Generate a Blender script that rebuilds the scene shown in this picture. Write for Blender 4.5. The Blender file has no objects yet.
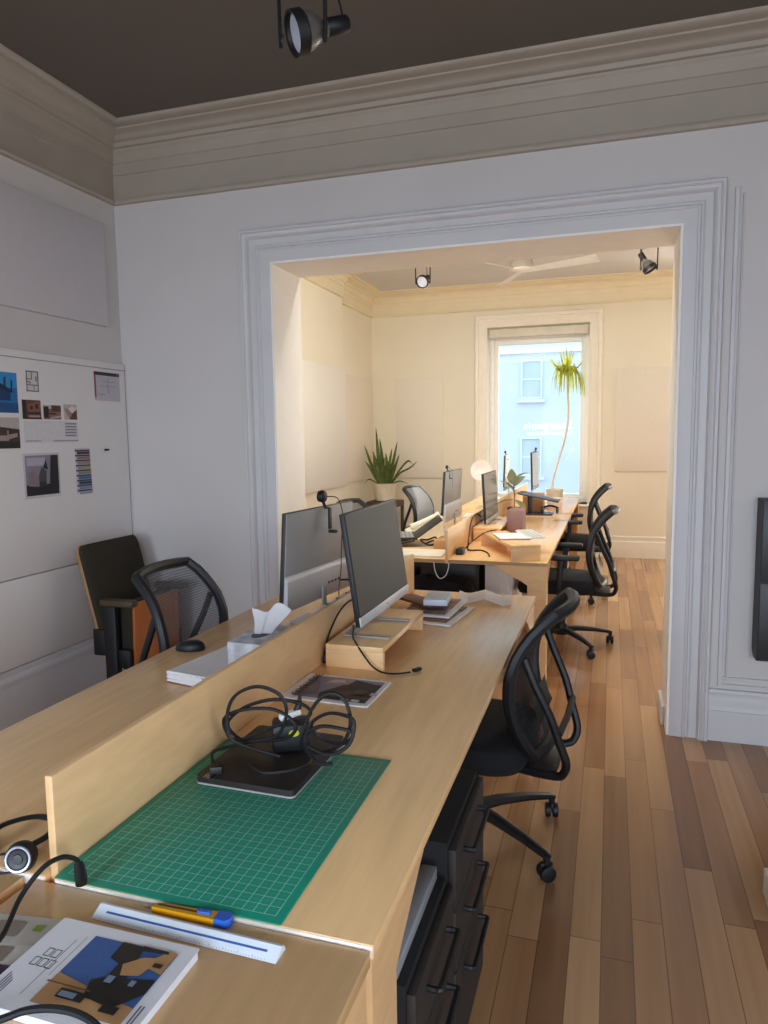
import bpy, bmesh, math, random
from mathutils import Vector, Matrix
random.seed(7)
PI = math.pi
scene = bpy.context.scene
COL = scene.collection
V = Vector

# ------------------------------------------------------------------ materials
def lin(h):
    h = h.lstrip('#')
    o = []
    for i in (0, 2, 4):
        c = int(h[i:i+2], 16) / 255
        o.append(c/12.92 if c <= .04045 else ((c+.055)/1.055)**2.4)
    return (*o, 1)

MATS = {}
def pm(name, hexc, rough=.55, metal=0., vary=.06, scale=12., bump=0., stretch=None, spec=None, sheen=0, coat=0):
    """principled material whose colour drifts gently with object-space noise"""
    if name in MATS: return MATS[name]
    m = bpy.data.materials.new(name); m.use_nodes = True
    nt = m.node_tree; N = nt.nodes; L = nt.links
    b = N['Principled BSDF']
    b.inputs['Roughness'].default_value = rough
    b.inputs['Metallic'].default_value = metal
    if spec is not None: b.inputs['Specular IOR Level'].default_value = spec
    if coat: b.inputs['Coat Weight'].default_value = coat
    if sheen: b.inputs['Sheen Weight'].default_value = sheen
    tc = N.new('ShaderNodeTexCoord'); mp = N.new('ShaderNodeMapping')
    if stretch: mp.inputs['Scale'].default_value = stretch
    no = N.new('ShaderNodeTexNoise'); no.inputs['Scale'].default_value = scale
    no.inputs['Detail'].default_value = 4
    L.new(tc.outputs['Object'], mp.inputs['Vector']); L.new(mp.outputs['Vector'], no.inputs['Vector'])
    cr = N.new('ShaderNodeValToRGB')
    c = lin(hexc)
    cr.color_ramp.elements[0].position = .3; cr.color_ramp.elements[1].position = .7
    cr.color_ramp.elements[0].color = tuple(max(0, x*(1-vary)) for x in c[:3]) + (1,)
    cr.color_ramp.elements[1].color = tuple(min(1, x*(1+vary)) for x in c[:3]) + (1,)
    L.new(no.outputs['Fac'], cr.inputs['Fac']); L.new(cr.outputs['Color'], b.inputs['Base Color'])
    if bump:
        bp = N.new('ShaderNodeBump'); bp.inputs['Strength'].default_value = bump; bp.inputs['Distance'].default_value = .01
        L.new(no.outputs['Fac'], bp.inputs['Height']); L.new(bp.outputs['Normal'], b.inputs['Normal'])
    MATS[name] = m
    return m

def ink(hexc): return pm('ink_' + hexc.strip('#'), hexc, .6, vary=.05, scale=60)

def mesh_fabric(name, hexc, cover):
    if name in MATS: return MATS[name]
    m = pm(name, hexc, .8, vary=.1, scale=200)
    nt = m.node_tree; N = nt.nodes; L = nt.links
    tr = N.new('ShaderNodeBsdfTransparent'); mx = N.new('ShaderNodeMixShader')
    tc = N.new('ShaderNodeTexCoord'); wv = N.new('ShaderNodeTexWave'); wv.bands_direction = 'Z'
    wv.inputs['Scale'].default_value = 34; wv.inputs['Distortion'].default_value = 1.2; wv.inputs['Detail'].default_value = 1
    L.new(tc.outputs['Object'], wv.inputs['Vector'])
    mr = N.new('ShaderNodeMapRange'); mr.inputs['To Min'].default_value = cover-.12; mr.inputs['To Max'].default_value = min(1, cover+.12)
    L.new(wv.outputs['Fac'], mr.inputs['Value']); L.new(mr.outputs['Result'], mx.inputs['Fac'])
    L.new(tr.outputs[0], mx.inputs[1]); L.new(N['Principled BSDF'].outputs[0], mx.inputs[2])
    L.new(mx.outputs[0], N['Material Output'].inputs['Surface'])
    return m

def translucent(name, hexc, amount, vary=.01):
    if name in MATS: return MATS[name]
    m = pm(name, hexc, .6, vary=vary, scale=20)
    nt = m.node_tree; N = nt.nodes; L = nt.links
    tl = N.new('ShaderNodeBsdfTranslucent'); mx = N.new('ShaderNodeMixShader'); mx.inputs['Fac'].default_value = amount
    L.new(N['Color Ramp'].outputs['Color'], tl.inputs['Color'])
    L.new(N['Principled BSDF'].outputs[0], mx.inputs[1]); L.new(tl.outputs[0], mx.inputs[2])
    L.new(mx.outputs[0], N['Material Output'].inputs['Surface'])
    return m

def glass_mat():
    m = bpy.data.materials.new('window_glass'); m.use_nodes = True
    nt = m.node_tree; N = nt.nodes; L = nt.links
    N.remove(N['Principled BSDF'])
    tr = N.new('ShaderNodeBsdfTransparent'); tr.inputs[0].default_value = (.93, .97, 1, 1)
    gl = N.new('ShaderNodeBsdfGlossy'); gl.inputs['Roughness'].default_value = .03
    tc = N.new('ShaderNodeTexCoord'); no = N.new('ShaderNodeTexNoise'); no.inputs['Scale'].default_value = 3
    mr = N.new('ShaderNodeMapRange'); mr.inputs['To Min'].default_value = .002; mr.inputs['To Max'].default_value = .005
    mx = N.new('ShaderNodeMixShader')
    L.new(tc.outputs['Object'], no.inputs['Vector']); L.new(no.outputs['Fac'], mr.inputs['Value'])
    L.new(mr.outputs['Result'], mx.inputs['Fac']); L.new(tr.outputs[0], mx.inputs[1]); L.new(gl.outputs[0], mx.inputs[2])
    L.new(mx.outputs[0], N['Material Output'].inputs['Surface'])
    return m

def floor_mat():
    m = bpy.data.materials.new('floor_boards'); m.use_nodes = True
    nt = m.node_tree; N = nt.nodes; L = nt.links
    b = N['Principled BSDF']
    def math_(op, a, c=None):
        n = N.new('ShaderNodeMath'); n.operation = op
        for i, x in enumerate((a, c)):
            if x is None: continue
            if isinstance(x, (int, float)): n.inputs[i].default_value = x
            else: L.new(x, n.inputs[i])
        return n.outputs[0]
    tc = N.new('ShaderNodeTexCoord'); sp = N.new('ShaderNodeSeparateXYZ'); L.new(tc.outputs['Object'], sp.inputs[0])
    xs = math_('DIVIDE', sp.outputs['X'], .0895)
    row = math_('FLOOR', xs); fx = math_('FRACT', xs)
    wn = N.new('ShaderNodeTexWhiteNoise'); wn.noise_dimensions = '1D'; L.new(row, wn.inputs['W'])
    ys = math_('ADD', math_('DIVIDE', sp.outputs['Y'], 1.15), math_('MULTIPLY', wn.outputs['Value'], 7.3))
    bid = math_('FLOOR', ys); fy = math_('FRACT', ys)
    cb = N.new('ShaderNodeCombineXYZ'); L.new(row, cb.inputs[0]); L.new(bid, cb.inputs[1])
    wn2 = N.new('ShaderNodeTexWhiteNoise'); wn2.noise_dimensions = '2D'; L.new(cb.outputs[0], wn2.inputs['Vector'])
    # grain
    mp = N.new('ShaderNodeMapping'); mp.inputs['Scale'].default_value = (26, 1.1, 1); L.new(tc.outputs['Object'], mp.inputs[0])
    no = N.new('ShaderNodeTexNoise'); no.noise_dimensions = '4D'; no.inputs['Scale'].default_value = 1.; no.inputs['Detail'].default_value = 6
    L.new(mp.outputs[0], no.inputs['Vector']); L.new(math_('MULTIPLY', wn2.outputs['Value'], 40), no.inputs['W'])
    fac = math_('ADD', math_('MULTIPLY', wn2.outputs['Value'], .62), math_('MULTIPLY', no.outputs['Fac'], .48))
    cr = N.new('ShaderNodeValToRGB'); e = cr.color_ramp.elements
    e[0].position = .12; e[0].color = lin('825d42'); e[1].position = .95; e[1].color = lin('d4ab80')
    for p, c in ((.35, '9a6e4b'), (.6, 'b0845c'), (.8, 'c2976c')):
        k = cr.color_ramp.elements.new(p); k.color = lin(c)
    L.new(fac, cr.inputs['Fac'])
    ex = math_('LESS_THAN', math_('MINIMUM', fx, math_('SUBTRACT', 1., fx)), .016)
    ey = math_('LESS_THAN', math_('MINIMUM', fy, math_('SUBTRACT', 1., fy)), .0016)
    gap = math_('MULTIPLY', math_('MAXIMUM', ex, ey), .6)
    mx = N.new('ShaderNodeMix'); mx.data_type = 'RGBA'
    L.new(gap, mx.inputs['Factor']); L.new(cr.outputs['Color'], mx.inputs['A']); mx.inputs['B'].default_value = lin('3a2616')
    L.new(mx.outputs['Result'], b.inputs['Base Color'])
    L.new(math_('ADD', math_('MULTIPLY', no.outputs['Fac'], .12), .14), b.inputs['Roughness'])
    bp = N.new('ShaderNodeBump'); bp.inputs['Strength'].default_value = .12; bp.inputs['Distance'].default_value = .002
    L.new(math_('SUBTRACT', 1., gap), bp.inputs['Height']); L.new(bp.outputs[0], b.inputs['Normal'])
    return m

def mat_grid():
    """cutting mat: green with white rules every 2.54 cm and faint finer ones; object space, origin at a corner"""
    m = bpy.data.materials.new('cutting_mat_green'); m.use_nodes = True
    nt = m.node_tree; N = nt.nodes; L = nt.links
    b = N['Principled BSDF']; b.inputs['Roughness'].default_value = .5
    tc = N.new('ShaderNodeTexCoord'); sp = N.new('ShaderNodeSeparateXYZ'); L.new(tc.outputs['Object'], sp.inputs[0])
    def ma(op, a, c=None):
        n = N.new('ShaderNodeMath'); n.operation = op
        for i, x in enumerate((a, c)):
            if x is None: continue
            if isinstance(x, (int, float)): n.inputs[i].default_value = x
            else: L.new(x, n.inputs[i])
        return n.outputs[0]
    def line(o, step, w):
        f = ma('FRACT', ma('ADD', ma('DIVIDE', o, step), .5))
        return ma('LESS_THAN', ma('ABSOLUTE', ma('SUBTRACT', f, .5)), w/step)
    X, Y = sp.outputs['X'], sp.outputs['Y']
    maj = ma('MAXIMUM', line(X, .02, .0005), line(Y, .02, .0004))
    mnr = ma('MULTIPLY', ma('MAXIMUM', line(Y, .01, .0003), line(X, .01, .0002)), .12)
    inx = ma('LESS_THAN', ma('ABSOLUTE', X), .2006); iny = ma('LESS_THAN', ma('ABSOLUTE', Y), .2806)
    al = ma('MULTIPLY', ma('MULTIPLY', ma('MAXIMUM', ma('MULTIPLY', maj, .58), mnr), inx), iny)
    no = N.new('ShaderNodeTexNoise'); no.inputs['Scale'].default_value = 30; L.new(tc.outputs['Object'], no.inputs['Vector'])
    cr = N.new('ShaderNodeValToRGB'); cr.color_ramp.elements[0].color = lin('0b8068'); cr.color_ramp.elements[1].color = lin('129076')
    L.new(no.outputs['Fac'], cr.inputs['Fac'])
    mx = N.new('ShaderNodeMix'); mx.data_type = 'RGBA'; L.new(al, mx.inputs['Factor']); L.new(cr.outputs[0], mx.inputs['A'])
    mx.inputs['B'].default_value = lin('d5ead9'); L.new(mx.outputs['Result'], b.inputs['Base Color'])
    return m

WALL = pm('wall_paint', 'd0cac7', .75, vary=.015, scale=3, bump=.02)
WALLB = pm('warm_lit_wall_paint', 'ebe4d1', .75, vary=.015, scale=3, bump=.02)  # far room's warm light mixed into the white wall colour
TRIM = pm('trim_paint', 'cfcccd', .5, vary=.02, scale=5)
CORN = pm('cornice_paint', 'aca193', .6, vary=.03, scale=6, bump=.03)
CORNB = pm('cream_cornice_paint', 'e8dcc0', .6, vary=.03, scale=6)
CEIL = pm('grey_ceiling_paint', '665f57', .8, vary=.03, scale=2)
CEILB = pm('pale_ceiling_paint', 'd2d1d3', .8, vary=.03, scale=2)
BOARD = pm('board_white', 'efeceb', .35, vary=.015, scale=3)
BRIGHT = pm('bright_board', 'f3f0ea', .5, vary=.01, scale=3)
PANEL = pm('fabric_panel', 'd3cfd3', .9, vary=.02, scale=40)
PANELB = pm('cream_panel', 'e9e2d4', .8, vary=.02, scale=40)
FLOOR = floor_mat()
BIRCH = pm('birch_plywood', 'e9be88', .25, vary=.07, scale=5, stretch=(9, .8, 9))
BIRCHX = pm('birch_plywood_panel', 'e2b885', .42, vary=.06, scale=5, stretch=(2, 2, 9))
EDGE = pm('plywood_edge', 'b08a5c', .5, vary=.15, scale=40, stretch=(1, 1, 12))
WEDGE = pm('white_edge_band', 'e8e4de', .4)
BLACK = pm('black_plastic', '0f0f12', .52, vary=.1, scale=30)
BLACKF = pm('black_fabric', '131316', .92, vary=.2, scale=120, bump=.15)
DARK = pm('charcoal_metal', '2a2828', .45, vary=.08, scale=20)
DKDRAW = pm('charcoal_drawer_front', '2b2624', .6, vary=.06, scale=8)
CHROME = pm('chrome', 'b8b8bc', .18, metal=1., vary=.02)
SILVER = pm('silver_plastic', '9c9a99', .55, metal=.1, vary=.02)
SILVERL = pm('light_silver', 'bdbdc1', .45, metal=.15, vary=.02)
SCREEN = pm('dark_screen', '292727', .6, vary=.03, scale=2)
SCREENB = pm('pale_screen', '7a7c80', .12, vary=.05, scale=4)
PAPER = pm('white_paper', 'e9e8ec', .7, vary=.02, scale=20)
MESH = mesh_fabric('black_mesh', '141418', .96)
MESHG = mesh_fabric('grey_mesh', '4a4f5a', .62)
OLIVE = pm('dark_olive_upholstery', '30291c', .95, vary=.15, scale=150, bump=.1)
PLYOR = pm('orange_plywood', 'b5692a', .35, vary=.1, scale=6, stretch=(6, 6, 1))
ARMBR = pm('brown_armrest', '4a3a26', .5, vary=.1, scale=20)
LEAF = pm('snake_leaf', '56642f', .45, vary=.4, scale=25)
LEAFD = pm('rubber_leaf', '77795a', .35, vary=.2, scale=15)
LEAFY = translucent('yellow_green_leaf', 'bcc04a', .5, .25)
SOIL = pm('soil', '3a2a1e', .95, vary=.3, scale=60, bump=.3)
POTW = pm('cream_pot', 'e8dfcc', .5)
GREY = pm('grey_upholstery', 'b4bac4', .85, vary=.06, scale=60)
WHITE = pm('white_plastic', 'f4f2ee', .4, vary=.02)
RUBBER = pm('black_cable', '0b0b0c', .65)
CARD = pm('cardboard', 'b98f62', .8, vary=.08, scale=20)
BROWNBOX = pm('brown_card', '8a6253', .75, vary=.08, scale=20)
WALNUT = pm('walnut_sample', '6b4330', .5, vary=.2, scale=8, stretch=(1, 10, 1))
GLASS = glass_mat()

# ------------------------------------------------------------------ mesh builder
class MB:
    def __init__(s): s.bm = bmesh.new(); s.mi = 0
    def _mark(s, faces):
        for f in faces: f.material_index = s.mi
    def box(s, a, b, bev=0, M=None, seg=2):
        x0, y0, z0 = a; x1, y1, z1 = b
        vs = [s.bm.verts.new(p) for p in ((x0,y0,z0),(x1,y0,z0),(x1,y1,z0),(x0,y1,z0),(x0,y0,z1),(x1,y0,z1),(x1,y1,z1),(x0,y1,z1))]
        fs = [s.bm.faces.new([vs[i] for i in q]) for q in ((0,3,2,1),(4,5,6,7),(0,1,5,4),(1,2,6,5),(2,3,7,6),(3,0,4,7))]
        s._mark(fs)
        allv = vs
        if bev:
            es = list({e for f in fs for e in f.edges})
            r = bmesh.ops.bevel(s.bm, geom=es, offset=bev, segments=seg, affect='EDGES', profile=.5)
            s._mark(r['faces']); allv = list({v for f in r['faces'] for v in f.verts} | {v for f in fs if f.is_valid for v in f.verts})
        if M is not None:
            for v in allv: v.co = M @ v.co
        return s
    def tube(s, pts, r, seg=8, closed=False, flat=1.):
        pts = [V(p) for p in pts]; n = len(pts); rings = []
        rs = r if isinstance(r, (list, tuple)) else [r]*n
        up = None
        for i, p in enumerate(pts):
            if closed: t = pts[(i+1) % n] - pts[i-1]
            else: t = pts[min(i+1, n-1)] - pts[max(i-1, 0)]
            if t.length < 1e-9: t = V((0,0,1))
            t.normalize()
            if up is None:
                up = V((0,0,1)) if abs(t.z) < .9 else V((1,0,0))
            up = (up - t*up.dot(t))
            if up.length < 1e-6: up = t.orthogonal()
            up.normalize(); sd = t.cross(up)
            rings.append([s.bm.verts.new(p + rs[i]*(math.cos(a)*sd + math.sin(a)*up*flat)) for a in (2*PI*k/seg for k in range(seg))])
        fs = []
        m = n if closed else n-1
        for i in range(m):
            A = rings[i]; B = rings[(i+1) % n]
            off = 0
            if closed and i == n-1:   # best twist match
                off = min(range(seg), key=lambda o: (A[0].co - B[o].co).length)
            for k in range(seg):
                fs.append(s.bm.faces.new((A[k], A[(k+1) % seg], B[(k+1+off) % seg], B[(k+off) % seg])))
        if not closed:
            fs.append(s.bm.faces.new(rings[0][::-1])); fs.append(s.bm.faces.new(rings[-1]))
        s._mark(fs); return s
    def lathe(s, prof, seg=20, M=None, caps=True):
        rings = []
        for r, z in prof:
            ring = []
            for k in range(seg):
                a = 2*PI*k/seg; p = V((r*math.cos(a), r*math.sin(a), z))
                ring.append(s.bm.verts.new(M @ p if M is not None else p))
            rings.append(ring)
        fs = []
        for A, B in zip(rings, rings[1:]):
            for k in range(seg): fs.append(s.bm.faces.new((A[k], A[(k+1) % seg], B[(k+1) % seg], B[k])))
        if caps: fs.append(s.bm.faces.new(rings[0][::-1])); fs.append(s.bm.faces.new(rings[-1]))
        s._mark(fs); return s
    def poly(s, pts):
        s._mark([s.bm.faces.new([s.bm.verts.new(p) for p in pts])]); return s
    def prism(s, pts, d):
        d = V(d); a = [s.bm.verts.new(p) for p in pts]; b = [s.bm.verts.new(V(p)+d) for p in pts]; n = len(a)
        fs = [s.bm.faces.new(a[::-1]), s.bm.faces.new(b)]
        for i in range(n): fs.append(s.bm.faces.new((a[i], a[(i+1) % n], b[(i+1) % n], b[i])))
        s._mark(fs); return s
    def loft(s, rings, caps=True):
        R = [[s.bm.verts.new(p) for p in r] for r in rings]; fs = []; n = len(R[0])
        for A, B in zip(R, R[1:]):
            for k in range(n): fs.append(s.bm.faces.new((A[k], A[(k+1) % n], B[(k+1) % n], B[k])))
        if caps: fs.append(s.bm.faces.new(R[0][::-1])); fs.append(s.bm.faces.new(R[-1]))
        s._mark(fs); return s
    def grid(s, fn, nu, nv, thick=0):
        def one(off):
            return [[s.bm.verts.new(V(fn(i/nu, j/nv)) + off) for j in range(nv+1)] for i in range(nu+1)]
        fs = []
        G = one(V((0,0,0)))
        for i in range(nu):
            for j in range(nv): fs.append(s.bm.faces.new((G[i][j], G[i+1][j], G[i+1][j+1], G[i][j+1])))
        s._mark(fs)
        if thick:
            r = bmesh.ops.solidify(s.bm, geom=fs, thickness=thick)
            s._mark([g for g in r['geom'] if isinstance(g, bmesh.types.BMFace)])
        return s
    def xf(s, M):
        bmesh.ops.transform(s.bm, matrix=M, verts=s.bm.verts[:]); return s
    def build(s, name, mats, parent=None, smooth=True, label=None, ang=40):
        if not isinstance(mats, (list, tuple)): mats = [mats]
        bmesh.ops.recalc_face_normals(s.bm, faces=s.bm.faces[:])
        me = bpy.data.meshes.new(name); s.bm.to_mesh(me); s.bm.free()
        for m in mats: me.materials.append(m)
        if smooth:
            me.shade_smooth()
            me.set_sharp_from_angle(angle=math.radians(ang))
        o = bpy.data.objects.new(name, me); COL.objects.link(o)
        if parent: o.parent = parent
        if label: o['label'] = label
        return o

def thing(name, label, cat, loc=(0,0,0), rz=0, group=None):
    o = bpy.data.objects.new(name, None); COL.objects.link(o); o.empty_display_size = .1
    o.location = loc; o.rotation_euler = (0, 0, rz)
    return tag(o, label, cat, group)
def tag(o, label, cat, group=None, kind=None):
    o['label'] = label; o['category'] = cat
    if group: o['group'] = group
    if kind: o['kind'] = kind
    return o
def struct(name, mb, mat, smooth=False):
    o = mb.build(name, mat, None, smooth); o['kind'] = 'structure'; return o
def copy_tree(o, parent=None):
    c = o.copy(); COL.objects.link(c)
    if parent: c.parent = parent
    for ch in [x for x in o.children]: copy_tree(ch, c)
    return c
def RZ(a, loc=(0,0,0)): return Matrix.Translation(V(loc)) @ Matrix.Rotation(a, 4, 'Z')
def smooth_pts(P, n=6, closed=False):
    """Catmull-Rom"""
    P = [V(p) for p in P]; N = len(P); out = []
    for i in range(N if closed else N-1):
        if closed: a, b, c, d = P[i-1], P[i], P[(i+1) % N], P[(i+2) % N]
        else: a, b, c, d = P[max(i-1,0)], P[i], P[i+1], P[min(i+2,N-1)]
        for k in range(n):
            t = k/n
            out.append(.5*((2*b) + (c-a)*t + (2*a-5*b+4*c-d)*t*t + (3*b-a-3*c+d)*t**3))
    if not closed: out.append(P[-1])
    return out
def art(mb, O, U, Wv, n, polys, step=.0004):
    """flat printed shapes: polys = (material index, [(u,v)..]) laid in order on a sheet; O corner, U and W edge vectors, n normal"""
    O, U, Wv, n = V(O), V(U), V(Wv), V(n)
    for i, (mi, pts) in enumerate(polys):
        mb.mi = mi
        mb.poly([O + U*u + Wv*v + n*step*(i+1) for u, v in pts])
    mb.mi = 0
def R(u0, v0, u1, v1): return [(u0,v0),(u1,v0),(u1,v1),(u0,v1)]
def text_mesh(name, s, size, M, mat, parent=None, depth=.0004, space=1.):
    cu = bpy.data.curves.new('t', 'FONT'); cu.body = s; cu.size = size; cu.extrude = depth; cu.space_character = space
    o = bpy.data.objects.new('t', cu); COL.objects.link(o)
    bpy.context.view_layer.update()
    me = bpy.data.meshes.new_from_object(o.evaluated_get(bpy.context.evaluated_depsgraph_get()))
    bpy.data.objects.remove(o)
    me.transform(M); me.materials.clear(); me.materials.append(mat)
    r = bpy.data.objects.new(name, me); COL.objects.link(r)
    if parent: r.parent = parent
    return r

# ------------------------------------------------------------------ setting
XL, YW, YB, YG = -2.82, 3.71, 4.06, 9.03      # left wall, dividing wall near/far face, window wall
ZC, ZCB = 3.25, 3.31
XR, YR = 2.3, -2.6
OX0, OX1, OZ = -1.811, .30, 2.46              # doorway
WX0, WX1, WZ0, WZ1 = -1.49, -.265, .64, 2.81   # window opening
struct('floor', MB().box((-3.2, YR-.2, -.06), (XR+.2, YG+.4, 0)), FLOOR)
struct('ceiling', MB().box((XL-.2, YR-.2, ZC), (XR+.2, YW+.02, ZC+.1)), CEIL)
struct('ceiling', MB().box((-3.3, YB-.3, ZCB), (XR+.2, YG+.4, ZCB+.1)), CEILB)
struct('wall_left', MB().box((XL-.2, YR, 0), (XL, YW, ZC)), WALL)
RS = (-1.7, -.35)  # added opening in the unseen right wall, admits the left wall fill
mb = MB(); mb.box((XR, YR, 0), (XR+.2, RS[0], ZCB)); mb.box((XR, RS[1], 0), (XR+.2, YG+.4, ZCB)); mb.box((XR, RS[0], 0), (XR+.2, RS[1], .55)); mb.box((XR, RS[0], 2.35), (XR+.2, RS[1], ZCB))
struct('wall_right', mb, WALL)
mb = MB(); mb.box((XL-.4, YW, 0), (OX0, YB, ZCB+.05)); mb.box((OX1, YW, 0), (XR, YB, ZCB+.05)); mb.box((OX0, YW, OZ), (OX1, YB, ZCB+.05))
struct('wall_middle', mb, [WALL])
# lining of the doorway
mb = MB(); e = .012
mb.box((OX0-.002, YW-.02, 0), (OX0+e, YB+.01, OZ)); mb.box((OX1-e, YW-.02, 0), (OX1+.002, YB+.01, OZ)); mb.box((OX0+e, YW-.02, OZ-e), (OX1-e, YB+.01, OZ+.002))
struct('trim_1', mb, pm('lit_trim_paint', 'f3efe8', .5, vary=.02))  # light bounced from floor and desk put into the lining's colour
mb = MB().box((OX1-e-.018, YW+.1, 0), (OX1-e, YB, .1), .004); struct('trim_2', mb, TRIM)
# rear wall with two windows
RW = [(-1.9, -.5), (.45, 1.85)]
mb = MB(); zs = (.55, 2.35)
mb.box((XL-.2, YR-.2, 0), (XR+.2, YR, zs[0])); mb.box((XL-.2, YR-.2, zs[1]), (XR+.2, YR, ZC))
mb.box((XL-.2, YR-.2, zs[0]), (RW[0][0], YR, zs[1])); mb.box((RW[0][1], YR-.2, zs[0]), (RW[1][0], YR, zs[1])); mb.box((RW[1][1], YR-.2, zs[0]), (XR+.2, YR, zs[1]))
struct('wall_rear', mb, WALL)
# far room
BX = -2.86
mb = MB(); mb.box((-3.2, YB, 0), (-3.0, YG, ZCB)); mb.box((-3.0, YB, 0), (BX, 7.60, ZCB)); struct('wall_left_far', mb, WALLB)
SW = (1.45, 2.2)    # added opening for fill light, out of view behind the doorway wall
mb = MB(); y0, y1 = YG, YG+.36
mb.box((-3.2, y0, 0), (WX0, y1, ZCB)); mb.box((WX0, y0, 0), (WX1, y1, WZ0)); mb.box((WX0, y0, WZ1), (WX1, y1, ZCB))
mb.box((WX1, y0, 0), (SW[0], y1, ZCB)); mb.box((SW[0], y0, 0), (SW[1], y1, WZ0)); mb.box((SW[0], y0, WZ1), (SW[1], y1, ZCB)); mb.box((SW[1], y0, 0), (XR, y1, ZCB))
struct('wall_window', mb, WALLB)

def offset_path(path, d):
    """shift an open 2-D polyline to its right by d (mitred)"""
    out = []; n = len(path)
    for i in range(n):
        def nrm(a, b):
            t = V((b[0]-a[0], b[1]-a[1])).normalized(); return V((t.y, -t.x))
        p = V(path[i])
        if i == 0: o = nrm(path[0], path[1])*d
        elif i == n-1: o = nrm(path[-2], path[-1])*d
        else:
            n1, n2 = nrm(path[i-1], path[i]), nrm(path[i], path[i+1])
            b = (n1+n2); b = b/(1+n1.dot(n2)); o = b*d
        out.append(p+o)
    return out
def sweep(mb, path, prof):
    rows = [[mb.bm.verts.new((q.x, q.y, z)) for q in offset_path(path, p)] for p, z in prof]
    for A, B in zip(rows, rows[1:]):
        for k in range(len(A)-1): mb._mark([mb.bm.faces.new((A[k], A[k+1], B[k+1], B[k]))])
    return mb
def dense(prof):
    return prof
CP = [(0,-.385),(.022,-.383),(.03,-.372),(.028,-.36),(.016,-.354),(.014,-.348),(.014,-.225),(.02,-.222),(.021,-.165),(.03,-.16),(.034,-.148),(.046,-.135),
      (.05,-.11),(.056,-.105),(.058,-.095),(.075,-.092),(.08,-.082),(.084,-.072),(.098,-.068),(.108,-.055),(.128,-.043),(.152,-.036),(.158,-.034),(.16,-.026),(.18,-.024),(.196,-.017),(.205,-.006),(.206,0)]
cp = [(p, ZC+z) for p, z in CP]
path = [(XL, YR), (XL, YW), (XR, YW), (XR, YR), (XL+.001, YR)]
struct('trim_3', sweep(MB(), path, cp), CORN, True)
cpb = [(p*.95, ZCB+z*.76) for p, z in CP]
path = [(BX, YB), (BX, 7.60), (-3.0, 7.60), (-3.0, YG), (XR, YG), (XR, YB), (BX+.001, YB)]
struct('trim_4', sweep(MB(), path, cpb), CORNB, True)

def casing(mb, x0, x1, z0, zt, yface, prof, sgn=-1, bottom=False):
    rows = []
    for d, p in prof:
        y = yface + sgn*p
        pts = [(x0-d, y, z0), (x0-d, y, zt+d), (x1+d, y, zt+d), (x1+d, y, z0)]
        rows.append([mb.bm.verts.new(q) for q in pts])
    for A, B in zip(rows, rows[1:]):
        for k in range(3): mb._mark([mb.bm.faces.new((A[k], A[k+1], B[k+1], B[k]))])
    return mb
CAS = [(d*.94, p) for d, p in [(0,0),(0,.022),(.004,.025),(.062,.025),(.066,.031),(.074,.032),(.078,.026),(.082,.02),(.088,.02),(.094,.026),(.098,.021),(.132,.021),(.136,.034),(.142,.042),(.146,.04),(.150,.046),(.16,.05),(.166,.044),(.17,.05),(.182,.05),(.186,.044),(.186,0)]]
struct('trim_5', casing(MB(), OX0, OX1, 0, OZ, YW, CAS), TRIM, True)
CASW = [(0,0),(0,.012),(.012,.02),(.02,.02),(.024,.028),(.07,.028),(.075,.036),(.085,.034),(.095,.036),(.105,.055),(.13,.06),(.145,.056),(.15,.05),(.15,0)]
CREAM = pm('cream_trim_paint', 'f1ebdd', .5, vary=.02)
struct('trim_6', casing(MB(), WX0, WX1, 0, WZ1, YG, CASW), CREAM, True)
# baseboards
BBL = [(0,.375),(.018,.372),(.022,.36),(.018,.345),(.03,.335),(.034,.318),(.026,.30),(.028,.288),(.028,.0)]
struct('baseboard_left', sweep(MB(), [(XL, YR), (XL, YW)], BBL), TRIM, True)
BBM = [(0,.255),(.016,.253),(.02,.24),(.014,.23),(.018,.2),(.028,.19),(.034,.165),(.036,.155),(.03,.15),(.03,0)]
struct('baseboard_middle', sweep(MB(), [(XL+.03, YW), (OX0-.175, YW)], BBM), TRIM, True)
struct('baseboard_middle_right', sweep(MB(), [(OX1+.175, YW), (XR, YW)], BBM), TRIM, True)
struct('baseboard_right', sweep(MB(), [(XR, YW-.03), (XR, YR)], BBM), TRIM, True)
BBW = [(0,.26),(.016,.257),(.02,.245),(.016,.235),(.018,.2),(.028,.195),(.03,.18),(.03,0)]
struct('baseboard_window', sweep(MB(), [(WX1+.15, YG), (XR, YG)], BBW), CREAM, True)
struct('baseboard_window_left', sweep(MB(), [(-3.0, YG), (WX0-.15, YG)], BBW), CREAM, True)
struct('baseboard_left_far', sweep(MB(), [(BX, YB), (BX, 7.60), (-3.0, 7.60), (-3.0, YG-.03)], BBW), CREAM, True)
# panel moulding right of the doorway
mb = MB()
for a, b in (((.515, .27), (.535, 2.6)), ((.548, .30), (.556, 2.57))):
    mb.box((a[0], YW-.014, a[1]), (b[0], YW, b[1]), .004)
for z in (.27, .305):
    mb.box((.53, YW-.012, z), (XR, YW, z+.012), .003)
struct('trim_7', mb, TRIM)

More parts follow.
